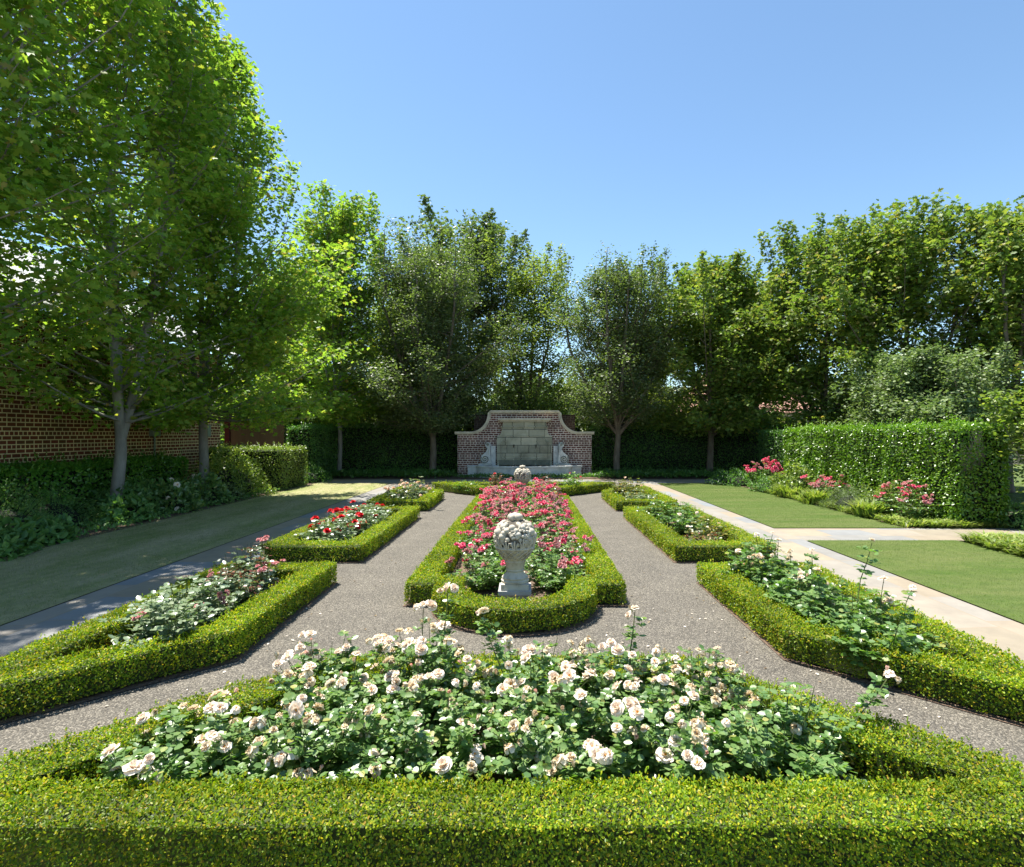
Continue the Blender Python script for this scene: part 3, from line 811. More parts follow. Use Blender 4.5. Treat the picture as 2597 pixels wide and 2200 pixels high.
def litter(name, x0, x1, y0, y1, n, size, m, label, cat):
    mb = MB(); x = x0+(x1-x0)*rng.random(n); y = y0+(y1-y0)*rng.random(n)
    leaves(mb, np.column_stack([x, y, np.full(n, .006)]), np.column_stack([rng.normal(size=(n, 2)), rng.random(n)*.15]), rnd(n)*.35+np.array([0, 0, 1.]), size*(.6+.8*rng.random(n)), T_OVAL)
    o = mb.obj(name, [M[m]]); tag(o, label, cat, kind='stuff')
litter('fallen_petals', -2.4, 2.6, 2.9, 5.4, 150, .022, 'white_petal', 'pale petals fallen on the gravel around the front bed', 'petals')
litter('fallen_leaves', -3.3, 3.3, 3.0, 16, 700, .022, 'dry', 'dry brown leaf bits scattered over the gravel', 'leaf litter')
# ------------------------------------------------------------------ urns
def urn(x, y, label):
    root = empty('garden_urn', (x, y, .012)); tag(root, label, 'urn', 'stone fruit urns in the central bed')
    p = MB()
    p.box(-.155, .155, -.155, .155, 0, .045)
    p.frustum(0, 0, .29, .29, .045, .235, .235, .085)
    p.frustum(0, 0, .235, .235, .085, .25, .25, .165)
    p.frustum(0, 0, .25, .25, .165, .305, .305, .178)
    p.box(-.155, .155, -.155, .155, .178, .215)
    # raised panel rosette on each face
    for k in range(4):
        a = k*math.pi/2; c, s = math.cos(a), math.sin(a)
        for j in range(7):
            b = math.pi*j/6
            lx, lz = .062*math.cos(b), .085+.05*math.sin(b)
            p.ball((lx*c-(-.122)*s*-1, lx*s+(-.122)*c, lz), .014, 6, 4)
        p.ball((.120*s, -.120*c, .10), .024, 8, 5)
    p.obj('plinth', [M['stone_plinth']], root)
    b = MB()
    b.box(-.13, .13, -.13, .13, .216, .27)
    b.lathe([(0, .271), (.131, .272), (.134, .29), (.122, .302), (.127, .318), (.108, .335), (.088, .352), (.08, .372), (.09, .385), (.083, .395), (.09, .41), (.097, .46), (.105, .47), (.1, .482), (.108, .49), (.135, .53), (.165, .575), (.183, .598), (.187, .61), (.176, .622), (.0, .63)], seg=36)
    # basket weave bands: crossing diagonal straps on the bowl
    for k in range(16):
        for d in (1, -1):
            t = np.linspace(0, 1, 6)
            rad = np.interp(t, [0, 1], [.112, .178])+.004+(.004 if d > 0 else 0)
            ang = 6.283*k/16+d*t*.7
            b.tube(np.column_stack([rad*np.cos(ang), rad*np.sin(ang), .495+t*.095]), .0055, 4)
    a = np.linspace(0, 6.283, 33)
    b.tube(np.column_stack([.186*np.cos(a), .186*np.sin(a), np.full(33, .606)]), .008, 6)
    b.obj('basket', [M['stone']], root, smooth=False)
    f = MB()
    th = np.linspace(.0, 1, 12)
    f.lathe([(.16, .60), (.172, .65), (.178, .70), (.172, .75), (.148, .80), (.10, .84), (.06, .86), (0, .865)], seg=24, mi=1)  # darker stone core that shows between the fruit
    def on(azd, z, out=0):
        rr = np.interp(z, [.6, .66, .71, .76, .80, .84], [.172, .186, .19, .18, .152, .11])+out
        return np.array([rr*math.cos(R(azd)), rr*math.sin(R(azd)), z])
    for base in (0, 120, 240):
        # acanthus leaves curling up from the rim
        for k in range(5):
            az = base-90+24*k
            t = np.linspace(0, 1, 8)
            for s_ in (-1, 0, 1):
                P = np.array([on(az+s_*(5+5*tt**2), .61+(.08+.02*(k % 2))*tt - (.018*tt if s_ else 0), .004+.010*tt) for tt in t])
                f.tube(P, np.linspace(.011, .006, 8)*(1.2 if s_ == 0 else 1), 5)
        # large fruit
        for az, z, rr in ((-150, .755, .043), (-130, .72, .038), (-165, .70, .036), (-140, .80, .036), (-118, .775, .03), (-100, .80, .036), (-60, .80, .034), (-172, .655, .03)):
            f.ball(on(base+az, z, -.012), rr, 12, 8)
        for k in range(26):
            az = rng.random()*120; z = .635+.2*rng.random()
            f.ball(on(base+az, z, -.012), .019+.012*rng.random(), 9, 6)
        # bunches of grapes
        for k in range(44):
            u = rng.random(); az = -48+rng.normal()*13*(.4+u); z = .65+.15*u
            f.ball(on(base+az, z, .006), .0125+.003*rng.random(), 8, 5)
        for k in range(18):
            u = rng.random(); az = -92+rng.normal()*8*(.4+u); z = .71+.09*u
            f.ball(on(base+az, z, .002), .0135, 7, 5)
        # draped leaves under the knob
        for k in range(2):
            az = base-80+k*60
            t = np.linspace(0, 1, 7)
            P = np.array([on(az+10*math.sin(3*tt), .85-.06*tt, -.03*(1-tt)+.012) for tt in t])
            f.tube(P, [.01, .022, .028, .026, .02, .013, .004], 6)
    # crown knob of lobes
    for k in range(6):
        a_ = k*math.pi/3
        f.ball((.042*math.cos(a_), .042*math.sin(a_), .885), .034, 10, 6, 0, (1, 1, 1.05))
    f.ball((0, 0, .90), .032, 10, 6)
    f.obj('fruit_pile', [M['stone'], M['stone_dark']], root, smooth=True)
    return root
urn(0, 5.30, 'large carved stone urn heaped with fruit, at the near end of the central bed')
urn(0, 13.25, 'far stone fruit urn half hidden by pink roses before the fountain')

# ------------------------------------------------------------------ wall fountain
def fountain():
    Y = 21.9
    root = empty('wall_fountain', (0, Y, 0)); tag(root, 'brick wall fountain with curved stone coping, scrolls and basin', 'fountain')
    cu = [(2.12+.76*math.cos(R(a))*1.0, 2.47+.76*math.sin(R(a))) for a in np.linspace(270, 180, 13)]     # concave quarter, centre up and out
    cu = [(x, z) for x, z in cu]
    right = [(2.66, 0.0), (2.66, 1.66)] + [(2.14, 1.66)] + [(2.14-.80*math.sin(t), 2.50-.84*math.cos(t)) for t in np.linspace(.08, math.pi/2, 12)]
    outline = right + [(-x, z) for x, z in reversed(right)]
    w = MB(); w.prism_y([(x, z) for x, z in outline], 0, .42)
    w.obj('brick_wall', [M['brick_fount']], root)
    # coping follows the top edge
    top = right[1:] ; path = [(2.76, 1.66)] + [(x, z) for x, z in right[2:]] + [(1.34, 2.50)]
    full = path + [(-x, z) for x, z in reversed(path)]
    P = np.array(full)
    c = MB()
    T = np.gradient(P, axis=0); T /= np.linalg.norm(T, axis=1)[:, None]+1e-9
    nrm = np.column_stack([-T[:, 1], T[:, 0]])
    nrm *= np.sign((nrm[:, 1] + .6*nrm[:, 0]*np.sign(P[:, 0])))[:, None]
    for (t0, t1, y0, y1) in ((.002, .055, -.06, .46), (.055, .115, -.10, .50)):
        V = []
        for i in range(len(P)):
            a_ = P[i]+nrm[i]*t0; b_ = P[i]+nrm[i]*t1
            V += [(a_[0], y0, a_[1]), (b_[0], y0, b_[1]), (b_[0], y1, b_[1]), (a_[0], y1, a_[1])]
        f = []
        for i in range(len(P)-1):
            k = 4*i
            f += [(k, k+4, k+5, k+1), (k+1, k+5, k+6, k+2), (k+2, k+6, k+7, k+3), (k+3, k+7, k+4, k)]
        f += [(0, 1, 2, 3), (4*len(P)-1, 4*len(P)-2, 4*len(P)-3, 4*len(P)-4)]
        c.add(V, f)
    c.obj('coping', [M['coping']], root)
    b = MB(); b.box(-2.05, 2.05, .5, .95, 0, 2.46); b.obj('rear_wall', [M['brick_dark']], root)
    # carved stone back panel
    s = MB()
    half = [(1.09, .30), (1.09, 1.58), (1.0, 1.62), (.93, 1.70), (.89, 1.80), (.88, 1.94)]
    pts = half + [(-x, z) for x, z in reversed(half)]
    s.prism_y(pts, -.16, .0)
    s.box(-.93, .93, -.21, -.0, 1.942, 1.985)
    s.box(-.86, .86, -.17, .0, 1.987, 2.165)
    s.box(-.16, .16, -.20, -.171, 1.995, 2.16)
    # blocks with joints: slightly proud courses
    for (x0, x1, z0, z1) in ((-.80, -.50, 1.40, 1.54), (-.45, .20, 1.40, 1.54), (.24, .80, 1.40, 1.54), (-.86, -.58, 1.14, 1.36), (-.55, -.02, 1.14, 1.36), (.01, .55, 1.14, 1.36), (.58, .86, 1.14, 1.36),
                             (-.86, -.62, .80, 1.11), (-.59, .12, .80, 1.11), (.15, .86, .80, 1.11), (-.8, -.2, 1.62, 1.88), (-.17, .3, 1.62, 1.88), (.33, .8, 1.62, 1.88)):
        s.box(x0, x1, -.172-.006*rng.random(), -.16, z0, z1)
    # moulded frame
    fr = [(-.92, .72), (-.92, 1.36), (-.84, 1.40), (-.78, 1.50), (-.70, 1.585), (.70, 1.585), (.78, 1.50), (.84, 1.40), (.92, 1.36), (.92, .72), (-.92, .72)]
    s.tube([(x, -.17, z) for x, z in fr], .022, 6)
    s.obj('back_panel', [M['fount_block']], root)
    co = MB(); co.box(-1.05, 1.05, -.34, .0, 2.23, 2.30); co.box(-.98, .98, -.26, 0, 2.167, 2.228); co.obj('cornice', [M['coping']], root)
    # basin
    ba = MB()
    n = 14
    outer = [(2.2, -.02), (2.2, -.45), (1.85, -.47)] + [(1.85*math.cos(R(t)), -.47-.55*math.sin(R(t))) for t in np.linspace(8, 172, n)] + [(-1.85, -.47), (-2.2, -.45), (-2.2, -.02)]
    inner = [(1.75, -.2)] + [(1.62*math.cos(R(t)), -.36-.5*math.sin(R(t))) for t in np.linspace(5, 175, n)] + [(-1.75, -.2)]
    for (poly, z0, z1) in ((outer, 0, .40),):
        q = MB()
        m_ = len(poly)
        ba.add([(x, y, z0) for x, y in poly]+[(x, y, z1) for x, y in poly], [(i, (i+1) % m_, (i+1) % m_+m_, i+m_) for i in range(m_)])
    lip = [(x*1.02, y*1.03-.01) for x, y in outer]
    m_ = len(lip)
    ba.add([(x, y, .40) for x, y in lip]+[(x, y, .455) for x, y in lip], [(i, (i+1) % m_, (i+1) % m_+m_, i+m_) for i in range(m_)])
    cap(ba, [lip, inner], .455); cap(ba, [lip, inner], .40)
    ring_edges(ba, inner, .2, .455)
    ba.obj('basin', [M['fount_pale']], root)
    wt_ = MB(); cap(wt_, [inset(inner, -.02)], .385); wt_.obj('water', [M['water']], root)
    ap = MB(); ap.box(-1.0, 1.0, -.2, -.162, .30, .66); ap.obj('apron', [M['fount_wet_shade']], root)
    # scroll brackets
    prof = [(1.30, .457), (1.80, .457), (1.80, .50), (1.66, .545), (1.71, .62), (1.74, .71), (1.70, .81), (1.62, .89), (1.53, .96), (1.47, 1.05), (1.455, 1.13), (1.50, 1.16), (1.54, 1.23), (1.53, 1.30), (1.47, 1.35), (1.39, 1.335), (1.345, 1.27), (1.335, 1.15), (1.345, 1.0), (1.33, .85), (1.32, .70)]
    for sg in (1, -1):
        pr = [(sg*x, z) for x, z in prof]
        if sg < 0: pr = pr[::-1]
        k = MB(); k.prism_y(pr, -.34, -.003); k.box(min(sg*1.14, sg*1.325), max(sg*1.14, sg*1.325), -.17, -.004, .457, 1.22)
        th = np.linspace(0, 4.2*math.pi, 40)
        rr = .165*(1-th/(4.6*math.pi))
        k.tube(np.column_stack([sg*(1.545+rr*np.cos(-th+.6)), np.full(40, -.345), .70+rr*np.sin(-th+.6)]), .020, 6, 1)  # raised spiral coloured dark, with the shade of a carved groove painted in
        th = np.linspace(0, 3*math.pi, 24); rr = .065*(1-th/(3.4*math.pi))
        k.tube(np.column_stack([sg*(1.445+rr*np.cos(th)), np.full(24, -.345), 1.265+rr*np.sin(th)]), .012, 6, 1)  # upper curl, groove shade painted in the same way
        k.tube([(sg*1.36, -.345, 1.22), (sg*1.39, -.345, 1.0), (sg*1.42, -.345, .87)], .014, 5)
        k.tube([(sg*1.2, -.345, .53), (sg*1.62, -.345, .53)], .018, 6)
        k.obj('scroll', [M['fount_pale'], M['fount_wet_shade']], root)
    for x in (-.42, .45):
        k = MB(); k.tube([(x, -.16, 1.24), (x, -.26, 1.24), (x, -.31, 1.20), (x, -.31, 1.15)], [.03, .024, .022, .026], 8)
        k.obj('spout', [M['bronze']], root)
        t = np.linspace(0, 1, 7)
        k = MB(); k.tube(np.column_stack([np.full(7, x), -.315-.02*t, 1.14-.75*t]), .0065, 5)
        k.obj('water_jet', [M['jet']], root)
fountain()

# ------------------------------------------------------------------ block hedges, mounds
def block_hedge(name, x0, x1, y0, y1, h, size, dens, m, label, cat='hedge', group=None, rnd_=.12, lumpy=.05, template=T_OVAL, faces='all'):
    cx, cy = (x0+x1)/2, (y0+y1)/2
    mb = MB()
    hx, hy = (x1-x0)/2, (y1-y0)/2
    ins = max(.10, size*1.6)
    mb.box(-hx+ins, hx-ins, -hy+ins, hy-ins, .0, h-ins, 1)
    PP, NN = [], []
    def addf(n, f, nv):
        u, v = rng.random((2, n)); P = f(u, v); PP.append(P); NN.append(np.tile(np.array(nv, float), (n, 1)))
    A = lambda a, b: max(1, int(a*b*dens))
    addf(A(2*hx, 2*hy), lambda u, v: np.column_stack([(2*u-1)*hx, (2*v-1)*hy, np.full(len(u), h)]), (0, 0, 1))
    addf(A(2*hx, h), lambda u, v: np.column_stack([(2*u-1)*hx, np.full(len(u), -hy), v*h]), (0, -1, 0))
    addf(A(2*hy, h), lambda u, v: np.column_stack([np.full(len(u), hx), (2*u-1)*hy, v*h]), (1, 0, 0))
    addf(A(2*hy, h), lambda u, v: np.column_stack([np.full(len(u), -hx), (2*u-1)*hy, v*h]), (-1, 0, 0))
    addf(A(2*hx, h)//3, lambda u, v: np.column_stack([(2*u-1)*hx, np.full(len(u), hy), v*h]), (0, 1, 0))
    P = np.concatenate(PP); Nn = np.concatenate(NN)
    # round edges: pull points in toward a rounded box
    H = np.array([hx, hy, h]); q = np.column_stack([np.abs(P[:, 0]), np.abs(P[:, 1]), P[:, 2]])
    inner = H-rnd_
    e = np.maximum(q-inner, 0); L = np.linalg.norm(e, axis=1)[:, None]
    corr = np.where(L > rnd_, e*(rnd_/np.maximum(L, 1e-6)), e)
    q2 = np.minimum(q, inner)+corr
    N2 = np.where(L > 1e-6, e/np.maximum(L, 1e-6), 0)
    sgn = np.column_stack([np.sign(P[:, 0]), np.sign(P[:, 1]), np.ones(len(P))])
    P = q2*sgn; N2 = unit(N2*sgn+Nn*.3)
    P = P+N2*(lump(P+np.array([cx, cy, 0]), .9)*lumpy+lump(P, 3.1)*lumpy*.5)[:, None]
    scatter(mb, P, N2, size, template, out=.5, depth=size*1.2, upb=.0, jit=.8)
    q = (rng.random(len(P)) < .03) & (N2[:, 2] > .2)
    S = P[q]; m_ = len(S); hh = rng.random(m_)**1.6*size*3.2
    for j in range(4):
        a = rng.random(m_)*6.28
        leaves(mb, S+N2[q]*(hh*(.3+.25*j))[:, None], np.column_stack([np.cos(a), np.sin(a), np.full(m_, .8)]), np.column_stack([-np.cos(a), -np.sin(a), np.full(m_, .7)]), size*(.7+.4*rng.random(m_)), template)
    o = mb.obj(name, [M[m], M['core']], loc=(cx, cy, 0)); tag(o, label, cat, group); return o

block_hedge('clipped_hedge', 7.9, 8.85, 9.95, 16.9, 1.86, .052, 1500, 'hedge_big', 'big glossy clipped hedge block on the right behind the pink roses', rnd_=.18, lumpy=.065)
block_hedge('clipped_hedge', 8.3, 9.3, 17.6, 19.6, 1.8, .06, 700, 'hedge_dark', 'dark end of hedge just behind the left end of the big clipped hedge', rnd_=.1)
block_hedge('tall_hedge', -10.5, -2.72, 22.75, 23.7, 2.05, .065, 700, 'hedge_dark', 'tall dark clipped hedge to the left of the wall fountain', group='tall hedges along the back boundary')
block_hedge('tall_hedge', 2.72, 11.5, 22.75, 23.7, 2.0, .065, 700, 'hedge_dark', 'tall dark clipped hedge to the right of the wall fountain', group='tall hedges along the back boundary')
block_hedge('tall_hedge', -8.45, -7.5, 19.6, 22.6, 1.95, .065, 700, 'hedge_dark', 'dark clipped hedge returning from the back hedge to the wooden fence', group='tall hedges along the back boundary')
block_hedge('laurel_hedge', -10.2, -9.2, 4.5, 15.2, 1.05, .075, 850, 'laurel', 'laurel hedge clipped low along the foot of the brick house wall', rnd_=.15, lumpy=.07)
block_hedge('privet_hedge', -9.6, -7.15, 16.3, 18.3, 1.27, .05, 900, 'lime', 'sunlit square clipped hedge at the far end of the house wall', rnd_=.12, lumpy=.04)

def mound(name, x, y, r, h, size, n, m, label, cat='shrub', group=None, template=T_OVAL, blades=False, ry=None, lift=0, blooms=None, zb=0.0):
    ry = ry or r
    mb = MB()
    if blades:
        a = rng.random(n)*6.28; rr = np.sqrt(rng.random(n))*.75
        P = np.column_stack([np.cos(a)*rr*r, np.sin(a)*rr*ry, np.zeros(n)+.01])
        b = a+rng.normal(size=n)*1.0
        up = 1.3-rr+.4*rng.random(n)
        D = np.column_stack([np.cos(b)*.6, np.sin(b)*.6, up])
        leaves(mb, P, D, np.column_stack([-np.cos(b), -np.sin(b), np.full(n, .5)]), h*(.8+.5*rng.random(n)), template)
        o = mb.obj(name, [M[m]], loc=(x, y, zb))
        tag(o, label, cat, group); return o
    d = rnd(n); d[:, 2] = np.abs(d[:, 2])
    lob = 1+.16*np.sin(4*np.arctan2(d[:, 1], d[:, 0])+x*3)+.12*np.sin(7*d[:, 2]+3*d[:, 0]*2+y)
    rad = (.72+.28*rng.random(n)**.5)*lob
    P = d*rad[:, None]*np.array([r, ry, h-lift])+np.array([0, 0, lift])
    Nn = unit(d/np.array([r, ry, h]))
    core = MB()
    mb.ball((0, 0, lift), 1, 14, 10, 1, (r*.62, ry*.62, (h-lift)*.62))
    D = unit(Nn*.5+rnd(n)*.8+np.array([0, 0, .1]))
    leaves(mb, P, D, unit(Nn*.6+rnd(n)*.7+np.array([0, 0, .5])), size*(.7+.6*rng.random(n)), template)
    # a few shoots with leaves
    k = max(4, n//220)
    for i in range(k):
        dd = rnd(1)[0]; dd[2] = abs(dd[2])*1.2+.2; dd /= np.linalg.norm(dd)
        p0 = dd*np.array([r, ry, h])*.6; p1 = dd*np.array([r, ry, h])*(1.1+.18*rng.random())
        mb.tube(np.array([p0, (p0+p1)/2+[0, 0, .01], p1]), [.006, .004, .002], 4, 1)
        t = rng.random(9)[:, None]; pp = p0+(p1-p0)*(.4+.6*t)
        leaves(mb, pp, rnd(9)*.8+dd, rnd(9)*.5+np.array([0, 0, 1.]), size*(.7+.4*rng.random(9)), template)
    if blooms is None:
        o = mb.obj(name, [M[m], M['core']], loc=(x, y, zb)); tag(o, label, cat, group); return o
    root = empty(name, (x, y, zb)); tag(root, label, cat, group)
    mb.obj('foliage', [M[m], M['core']], root)
    fm, pos, s = blooms
    for (bx, by, bz) in pos:
        b = bpy.data.objects.new('bloom', BLOOMS[fm][rng.integers(len(BLOOMS[fm]))]); b.parent = root; b.location = (bx, by, bz)
        b.rotation_euler = (R(50)+rng.normal()*.3, 0, rng.normal()*.8); b.scale = (s, s, s); COL.objects.link(b)
    return root

# left border plants
GB = 'shrubs in the shaded left border'
mound('flowering_shrub', -8.4, 5.9, .75, .75, .07, 2600, 'fern', 'leafy mound at the near left corner of the border, at the photo edge', group=GB)
mound('hosta', -7.25, 7.55, .45, .42, .12, 700, 'fern', 'broad leaved low plant at the lawn edge by the left photo edge', cat='plant', group=GB)
mound('feathery_shrub', -8.3, 7.4, .75, .85, .045, 4200, 'fern', 'feathery fine leaved shrub left of the forked maple', group=GB, template=T_LANCE)
mound('feathery_shrub', -8.2, 8.7, .75, .80, .045, 4200, 'fern', 'feathery shrub between the near border shrubs and the forked maple', group=GB, template=T_LANCE)
mound('feathery_shrub', -8.5, 10.0, .7, .70, .045, 3600, 'fern', 'blue green soft shrub just left of the forked maple trunk', group=GB, template=T_LANCE)
mound('hosta', -7.4, 8.6, .36, .34, .12, 420, 'fern', 'broad leaved plant at the lawn edge below the feathery shrubs', cat='plant', group=GB)
mound('hosta', -7.65, 10.7, .42, .42, .13, 520, 'fern', 'broad leaved plant right at the foot of the forked maple', cat='plant', group=GB)
mound('hydrangea', -7.75, 12.0, .65, .62, .11, 1200, 'rose_leaf', 'hydrangea with four pale pink flower heads in the left border', group=GB,
      blooms=('white', [(-.15, -.5, .42), (.35, -.45, .35), (.35, -.15, .60), (.5, -.4, .12)], 1.6))
mound('hydrangea', -8.3, 11.6, .6, .66, .10, 1200, 'fern', 'leafy hydrangea without flowers right of the forked maple', group=GB)
mound('hydrangea', -7.75, 13.3, .6, .62, .10, 1200, 'rose_leaf', 'leafy shrub in front of the second maple trunk', group=GB,
      blooms=('white', [(-.45, -.4, .62), (.0, -.3, .7)], 1.4))
mound('viburnum', -8.0, 15.1, .95, 1.18, .065, 4200, 'lime', 'sun flecked rounded shrub beside the second maple', group=GB)
mound('low_shrub', -7.5, 14.1, .4, .35, .06, 700, 'shrub_grey', 'small silvery shrub at the lawn edge below the rounded shrub', group=GB)
mound('low_shrub', -7.5, 19.2, .7, .55, .06, 1400, 'hedge_dark', 'dark low shrub beyond the sunlit square hedge', group=GB)
# ground cover along the boundary hedges
def cover(name, x0, x1, y0, y1, n, size, h, m, label, template=T_OVAL):
    mb = MB(); x = x0+(x1-x0)*rng.random(n); y = y0+(y1-y0)*rng.random(n)
    P = np.column_stack([x, y, np.zeros(n)])
    z = h*(.35+.65*rng.random(n))*(1+.5*lump(P, 1.4))
    P[:, 2] = z*.7
    leaves(mb, P, unit(rnd(n)+np.array([0, 0, .6])), unit(rnd(n)*.7+np.array([0, 0, 1.])), size*(.7+.6*rng.random(n)), template)
    o = mb.obj(name, [M[m]]); tag(o, label, 'ground cover', kind='stuff'); return o
cover('ivy_cover', -10, -2.75, 20.6, 22.8, 9000, .085, .30, 'hedge_dark', 'low dark ground cover at the foot of the back left hedge')
cover('ivy_cover', 2.75, 9.4, 20.5, 22.8, 9000, .085, .30, 'hedge_dark', 'low dark ground cover at the foot of the back right hedge')
cover('ivy_cover', -2.7, 2.7, 20.6, 21.0, 2200, .06, .2, 'hedge_dark', 'low planting at the foot of the fountain')
cover('border_cover', -9.2, -7.05, 4.5, 16, 9000, .06, .14, 'fern', 'patchy low leaves over the soil of the left border')

# strappy ground cover at the right
def straps(name, x0, x1, y0, y1, n, L, m, label):
    mb = MB(); k = n//14
    cx = x0+(x1-x0)*rng.random(k); cy = y0+(y1-y0)*rng.random(k)
    i = np.repeat(np.arange(k), 14); m_ = len(i)
    a = rng.random(m_)*6.28
    P = np.column_stack([cx[i]+.03*np.cos(a), cy[i]+.03*np.sin(a), np.full(m_, .01)])
    up = .5+.9*rng.random(m_)
    leaves(mb, P, np.column_stack([np.cos(a), np.sin(a), up*.75]), np.column_stack([-np.cos(a), -np.sin(a), np.full(m_, .6)]), L*(.7+.5*rng.random(m_)), T_BLADE)
    o = mb.obj(name, [M[m]]); tag(o, label, 'ground cover', kind='stuff'); return o
straps('strap_cover', 6.88, 10.5, 5.5, 8.62, 26000, .24, 'strap', 'strappy yellow green ground cover at the right edge')
straps('strap_cover', 6.9, 7.5, 9.9, 16.5, 7000, .22, 'strap', 'strappy edging between the right lawn and the pink roses')
straps('strap_cover', 7.5, 8.7, 9.87, 10.2, 1800, .2, 'strap', 'strappy edging at the near foot of the big clipped hedge')

# right border in front of the big hedge
GK = 'pink roses in the right border'
rose_bush(7.45, 10.75, .62, .78, 55, .05, 'rose_leaf', [('pink', .3), ('pink_faded', .2)], 'nearest pink rose bush in front of the big clipped hedge', GK, bscale=1.5, tip='rose_leaf_red', nleaf=8, blow=.5)
rose_bush(7.45, 13.6, .55, .72, 45, .055, 'rose_leaf', [('pink', .2), ('pink_faded', .35)], 'pink rose bush in the middle of the right border', GK, bscale=1.4, tip='rose_leaf_red', nleaf=8, blow=.5)
rose_bush(7.5, 17.2, .6, .85, 50, .06, 'rose_leaf', [('pink', .45), ('pink_faded', .1)], 'farthest pink rose bush at the left end of the big clipped hedge', GK, bscale=2.0, nleaf=8, blow=.5)
mound('catmint', 7.25, 12.2, .52, .52, .035, 4200, 'shrub_grey', 'fine leaved grey green mound between the pink roses', cat='plant', template=T_LANCE)
mound('lime_shrub', 7.5, 11.5, .45, .60, .05, 1200, 'lime', 'lime green shrub just left of the nearest pink rose bush')
mound('hydrangea', 7.45, 15.0, .6, .78, .09, 1500, 'lime', 'bright green leafy shrub against the left part of the big hedge')
mound('daylily', 7.05, 11.2, .34, .36, .3, 260, 'strap', 'daylily clump at the lawn edge before the nearest pink rose', cat='plant', template=T_BLADE, blades=True)
mound('daylily', 7.0, 13.2, .36, .36, .3, 260, 'strap', 'daylily clump at the lawn edge left of the grey green mound', cat='plant', template=T_BLADE, blades=True)
mound('daylily', 7.05, 14.6, .4, .36, .3, 260, 'strap', 'daylily clump at the lawn edge below the bright green shrub', cat='plant', template=T_BLADE, blades=True)
mound('low_shrub', 7.1, 16.0, .5, .42, .06, 1100, 'fern', 'low soft green shrub at the far end of the right lawn edge')
mound('low_shrub', 7.0, 18.2, .8, .5, .07, 1400, 'hedge_dark', 'dark low shrub at the far corner of the right lawn')
mound('low_shrub', 9.1, 9.95, .55, .42, .06, 1200, 'fern', 'dark green low shrub at the right foot of the big clipped hedge')

